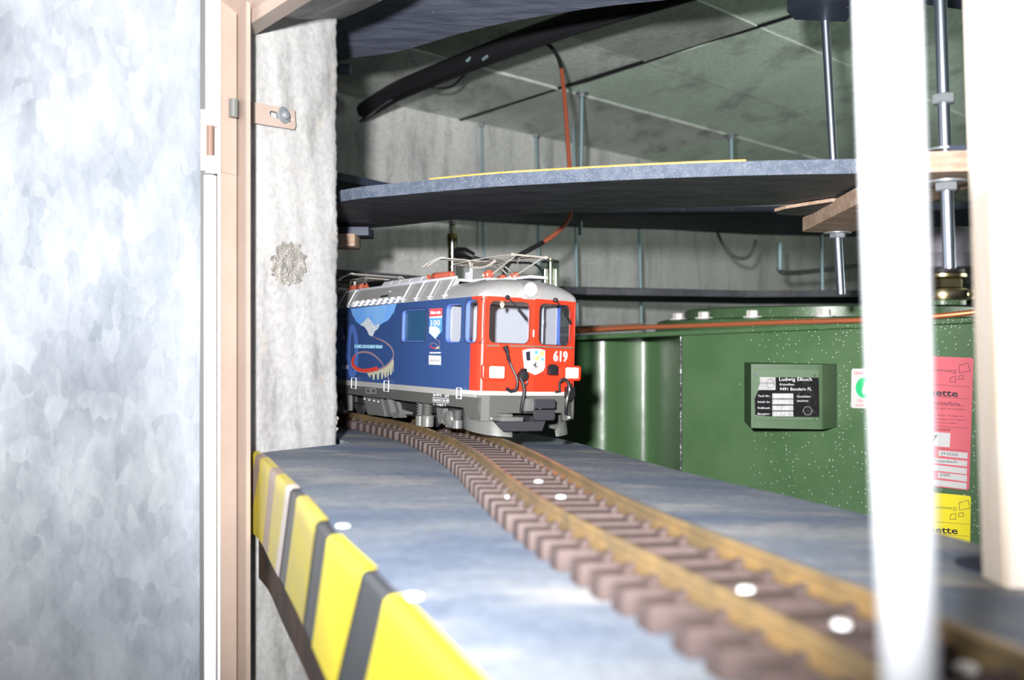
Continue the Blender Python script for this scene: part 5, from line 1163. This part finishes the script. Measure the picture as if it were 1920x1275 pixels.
q = kf.px(958, 786); m = MB(); m.box((NX+.004, q[0], q[1]), (.022, .026, .0045), bev=.0012); m.box((NX+.002, q[0]-.002, q[1]+.0035), (.014, .012, .003), bev=.0008); m.obj('coupler_block', M['bgrey'], loco, local=True)
m = MB(); m.box((-.010, .005, .018), (.03, .012, .006)); m.obj('coupler_bar', M['dark'], loco, local=True)
for sy in (-1, 1):
    rows = []
    for x, y, zt_, zb_ in ((-.045, .0520, .0275, .0060), (-.034, .0535, .0270, .0050), (-.018, .0535, .0190, .0038), (-.005, .0500, .0180, .0028), (.003, .0440, .0160, .0020), (.009, .0350, .0120, .0014), (.0125, .0270, .0065, .0010)):
        x_, y_, zt2, zb2 = x, y, zt_, zb_
        rows.append([Vector((x_, sy*y_, zt2)), Vector((x_+.0015, sy*(y_+.001), (zt2+zb2)/2)), Vector((x_+.003, sy*(y_+.0012), zb2)), Vector((x_+.001, sy*(y_-.001), zb2)), Vector((x_-.001, sy*(y_-.0012), zt2))])
    m = MB(); m.strip(rows, True); m.bm.faces.ensure_lookup_table(); m.bm.verts.ensure_lookup_table(); v = m.bm.verts; m.bm.faces.new([v[i] for i in range(5)]); m.bm.faces.new([v[len(v)-5+i] for i in range(5)])
    m.obj('snow_plough', M['bgrey'], loco, local=True, ang=50)
# --- running gear
def prism_side(pts, y, d, name, mtl, par=None, sm=False):
    f_ = LFr((0, y, 0), (1, 0, 0), (0, 0, 1)); m = MB(); m.prism([f_.at(*f_.px(*q)) for q in pts], (0, d, 0)); return m.obj(name, mtl, par or loco, local=True, smooth=sm)
def spring(px, pyt, pyb, r, y, nm='coil_spring'):
    f_ = LFr((0, y, 0), (1, 0, 0), (0, 0, 1)); a = f_.px(px, pyt); b = f_.px(px, pyb); pr_ = []; n = 5; L_ = a[1]-b[1]
    for k in range(n): z = b[1]+L_*k/n; pr_ += [(r*.62, z), (r*.8, z+L_*.03), (r, z+L_*.09), (r*.8, z+L_*.15), (r*.62, z+L_*.18)]
    m = MB(); m.lathe(pr_, Vector((a[0], y, 0)), seg=18); return m.obj(nm, M['bgrey'], loco, local=True), a[0]
def gear(mir):
    ob = set(COL.objects)
    _, x = spring(789, 753, 780, .0052, -.047); f_ = LFr((0, -.047, 0), (1, 0, 0), (0, 0, 1)); b = f_.px(789, 780)[1]; c = f_.px(789, 798)[1]; m = MB(); m.lathe([(.0055, b), (.0055, c)], Vector((x, -.047, 0)), seg=20); m.obj('spring_pot', M['bgrey'], loco, local=True)
    _, x = spring(802, 755, 780, .0068, -.050); f_ = LFr((0, -.050, 0), (1, 0, 0), (0, 0, 1)); b = f_.px(804, 779)[1]; c = f_.px(804, 801)[1]; m = MB(); m.lathe([(.0068, b), (.0074, b-.001), (.0070, c+.0006), (.006, c)], Vector((x+.001, -.050, 0)), seg=24); m.obj('spring_pot', M['bgrey'], loco, local=True)
    prism_side([(818, 764), (831, 766), (831, 782), (828, 786), (829, 794), (822, 794), (820, 784)], -.050, .006, 'swing_link', M['bgrey'])
    f_ = LFr((0, -.047, 0), (1, 0, 0), (0, 0, 1)); a = f_.px(844, 786)
    m = MB(); m.lathe([(.0095, 0), (.0100, .004), (.0085, .0065), (.005, .008), (.001, .0085)], Vector((a[0], -.044, a[1])), (0, -1, 0), 24)
    for k in range(8): an = 2*PI*k/8; m.lathe([(.0011, .0055), (.0011, .0078)], Vector((a[0]+.0078*math.cos(an), -.044, a[1]+.0078*math.sin(an))), (0, -1, 0), 8)
    m.obj('axle_box', M['bgrey'], loco, local=True)
    _, x = spring(858, 768, 790, .0058, -.046); m = MB(); m.lathe([(.006, .004), (.006, .0125)], Vector((x, -.046, 0)), seg=20); m.obj('spring_pot', M['bgrey'], loco, local=True)
    for ax in (-.060, -.165):
        m = MB()
        for sy in (-1, 1): m.lathe([(.0008, -.0025), (.0165, -.0025), (.0185, -.0025), (.0185, -.0012), (.0165, -.0008), (.0162, .0025), (.013, .0028), (.013, .0018), (.004, .002), (.004, .004), (.0005, .004)], Vector((ax, sy*.0255, .0165)), (0, sy, 0), 32)
        m.tube([(ax, -.025, .0165), (ax, .025, .0165)], .003, 8); m.obj('wheelset', M['plowdark'], loco, local=True)
    m = MB(); m.box((-.1125, -.040, .021), (.150, .004, .010), bev=.001); m.box((-.1125, .040, .021), (.150, .004, .010), bev=.001); m.box((-.1125, 0, .024), (.13, .07, .012)); m.obj('bogie_frame', M['dark'], loco, local=True)
    return set(COL.objects)-ob
g1 = gear(False)
for o in list(g1):                    # rear bogie: mirrored copies
    me = o.data.copy(); me.transform(Matrix.Translation((-LEN, 0, 0)) @ Matrix.Diagonal((-1, 1, 1, 1))); me.flip_normals(); c_ = bpy.data.objects.new(o.name.split('.')[0], me); COL.objects.link(c_); c_.parent = loco
bx = prism_side([(681, 743), (714, 748), (722, 781), (689, 776)], -.054, .03, 'battery_box', M['bgrey'])
prism_side([(715, 747), (727, 752), (732, 777), (722, 781)], -.052, .03, 'box_end', M['bgrey'])
for px, py in ((683, 748), (692, 750), (701, 751.5), (709, 753)):
    f_ = LFr((0, -.0545, 0), (1, 0, 0), (0, 0, 1)); a = f_.px(px, py); m = MB(); m.lathe([(.0012, 0), (.0012, .001), (.0004, .0014)], Vector((a[0], -.054, a[1])), (0, -1, 0), 8); m.obj('box_bolt', M['roof_lt'], bx, local=True)
f_ = LFr((0, -.050, 0), (1, 0, 0), (0, 0, 1)); m = MB(); a, b = f_.px(732, 750), f_.px(740, 777); m.tube([Vector((a[0], -.050, a[1])), Vector((b[0], -.050, b[1]))], .0052, 14); m.obj('air_tank', M['bgrey'], loco, local=True)
prism_side([(734, 776), (746, 776), (749, 783), (737, 784)], -.052, .01, 'tank_foot', M['bgrey'])
prism_side([(644, 738), (653, 739), (653, 770), (646, 768)], -.050, .006, 'swing_link', M['bgrey'])
# chrome steps / handles on the waist
for px, py in ((666.3, 718), (727.5, 723.5), (864, 737)):
    a = sd.px(px-4.5, py+10); b = sd.px(px+4.5, py-9); m = MB(); z = -.0016
    for q0, q1 in (((a[0], b[1]), (b[0], b[1])), ((b[0], b[1]), (b[0], a[1])), ((b[0], a[1]), (a[0], a[1])), ((a[0], a[1]), (a[0], b[1]))): m.tube([sd.at(q0[0], q0[1], .0022), sd.at(q1[0], q1[1], .0022)], .0006, 6)
    m.obj('step_iron', M['roof_lt'], loco, local=True)
# --- side mural and writing (flat print)
def sp(pts, mtl, off=.0002, name='mural_print', holes=()):
    me = plate_mesh([pp(sd, pts)]+[pp(sd, h) for h in holes], .00006); me.transform(sd.mx(off)); return mkobj(name, me, mtl, loco, local=True, smooth=False)
sp([(658, 579), (744, 569), (741, 578), (739, 586), (735, 590), (732, 596), (726, 602), (721, 604), (713, 609), (708, 610), (700, 614), (676, 609), (668, 603), (665, 597), (661, 590)], M['skyblue'], .0002)
sp([(675.5, 609), (683, 603), (686, 599), (690, 596), (694, 599), (699, 605), (702, 611), (706, 610), (709, 606.5), (712, 610), (709, 617), (704, 620), (701, 625), (699.5, 631), (696, 630), (692, 628), (689, 620), (684, 613)], M['snow'], .0003)
# big numerals
def numeral(cx, cy, rx, ry, wd_): sp(ell(cx, cy, rx, ry, 36), M['midblue'], .00012, 'numeral', [ell(cx, cy, rx-wd_, ry-wd_*2.0, 36)])
numeral(660.7, 659, 11.3, 51, 7.2); numeral(640, 660, 8.5, 50, 6)
# spiral viaduct ring
def band(pts, wds, mtl, off):
    f_ = [Vector((*sd.px(x, y), 0)) for x, y in pts]; f2 = catmull(f_, 6); ws = [wds[min(len(wds)-1, int(i*len(wds)/len(f2)))] for i in range(len(f2))]
    L1, L2 = [], []
    for i, p in enumerate(f2):
        t = (f2[min(i+1, len(f2)-1)]-f2[max(i-1, 0)]).normalized(); n = Vector((-t.y, t.x, 0)); w_ = ws[i]; L1.append((p+n*w_)[:2]); L2.append((p-n*w_)[:2])
    me = plate_mesh([L1+L2[::-1]], .00006); me.transform(sd.mx(off)); mkobj('mural_print', me, mtl, loco, local=True, smooth=False)
band([(700, 631), (706, 634), (716, 638), (726, 644), (734, 652), (738, 662), (737, 671), (731, 680), (723, 687), (711, 693), (698, 697), (683, 698), (670, 695), (661, 688), (659.5, 679), (663, 669), (672, 662), (684, 660), (697, 663), (708, 671), (716, 680), (719.5, 687)], [.0004, .0007, .0010, .0012, .0013, .0014, .0014, .0013, .0012, .0010, .0008, .0008, .0009, .0010, .0010, .0010, .0012, .0012, .0012, .0010, .0009], M['mauve'], .0004)
sp([(664.5, 666), (667, 668.5), (664, 675), (664.5, 682), (668, 687), (680, 692), (695, 690.5), (708, 687), (710, 694), (697, 697), (683, 698), (670, 695), (662, 688), (659.5, 679), (661, 672)], M['dred'], .0005)
vi = [(689, 699.5), (711, 694.5), (723, 688.5), (731, 682), (737.5, 672), (738.5, 678), (738, 697), (737, 698), (736, 684), (735, 702), (732, 703), (731, 690), (729, 705), (727, 706), (726, 694), (724, 708), (722, 708.5), (720, 697), (718, 710), (715.5, 711), (714.5, 698), (712, 699), (710.5, 712), (708, 712), (706.5, 701), (704, 701), (702, 713), (699.5, 712), (698.5, 703), (696, 702), (694, 709), (691, 704)]
sp(vi, M['cream'], .0003)
sp([(726, 700), (728, 707), (731, 714), (729, 714), (725.5, 706)], M['mauve'], .0003)
CY_ = M['ink_cyan']
ltext(sd, 'ST.MORITZ-VALPOSCHIAVO-TIRANO', 665.5, 652.5, 6.2, CY_, 52, .0007, rot=1.0, bold=.0001)
ltext(sd, 'ANNI', 641, 692, 8, M['ink_white'], 12, .0007); ltext(sd, '1910', 641, 636, 6, M['ink_white'], 7, .0007)
# small badge
sp([(805.5, 579), (829.5, 577.5), (829.5, 592), (805.5, 594)], M['ink_red']); sp([(805.5, 594), (829.5, 592), (829.5, 596), (805.5, 597)], M['ink_white'])
sp([(805.5, 597), (829.5, 596), (829, 621), (817, 635), (805, 624)], M['ink_blue2'])
sp([(805.5, 612), (820, 612), (826, 622), (817, 635.5), (805, 624)], mat('badge_pale', (.55, .74, .86, 1), .4), .0004)
ltext(sd, 'Viafier retica', 807.5, 589, 5.5, M['ink_white'], 20, .0007, rot=-1, bold=.0002); ltext(sd, '100', 809, 611, 11, M['ink_white'], 17, .0007, rot=-.5, bold=.0001)
ltext(sd, 'BERNINA', 808, 619, 4.5, M['ink_white'], 17, .0007)
band([(817, 636), (822, 638), (825, 643), (824, 650), (819, 653), (812, 653), (808, 649), (808, 645), (813, 643), (818, 645), (822, 650), (826, 657)], [.0003], M['mauve'], .0004)
band([(808, 646), (808, 649), (812, 652.5), (818, 652.5)], [.0006], M['dred'], .0005); sp([(818, 652), (824, 649), (824.5, 653), (818, 655)], M['cream'], .0005)
ltext(sd, 'ST.MORITZ-VALPOSCHIAVO-TIRANO', 806, 663, 3, M['ink_white'], 21, .0004)
sp([(804.5, 666), (827.5, 667), (827.5, 684.5), (804.5, 683.5)], M['cream'] if 0 else M['st_white'], .0004); ltext(sd, 'graubünden', 807, 677.5, 4.6, M['ink_grey'], 18, .0007, bold=.0001)
ltext(sd, 'Ge 4/4 II', 812.5, 742.5, 6.2, M['ink_white'], 15, .0004, rot=.6, bold=.0001); ltext(sd, '619', 835, 744.5, 6.2, M['ink_white'], 7, .0004, rot=.6, bold=.0001)
me = plate_mesh([pp(sd, [(812, 744.5), (842, 747), (842, 756), (812, 754)]), pp(sd, [(812.7, 745.6), (841.3, 748), (841.3, 755), (812.7, 753)])], .00006); me.transform(sd.mx(.0003)); mkobj('print', me, M['ink_white'], loco, local=True, smooth=False)
ltext(sd, 'RhB III R 50t 80', 814, 752, 4.6, M['ink_white'], 27, .0004, rot=1.6); ltext(sd, '= 1985 I', 812.5, 761, 4.6, M['ink_white'], 23, .0004, rot=1)
for x0, x1 in ((686, 695.5), (696, 705.5)):
    me = plate_mesh([pp(sd, [(x0, 728), (x1, 729), (x1, 738), (x0, 737)]), pp(sd, [(x0+.6, 729), (x1-.6, 730), (x1-.6, 737), (x0+.6, 736)])], .00006); me.transform(sd.mx(.0003)); mkobj('print', me, M['ink_grey'], loco, local=True, smooth=False)
for frx, px, py in ((ap, 921.5, 784), (ap, 1066, 782)):
    ltext(frx, 'I8', px-2.5, py+2.5, 4, M['ink_white'], 5, .0008)
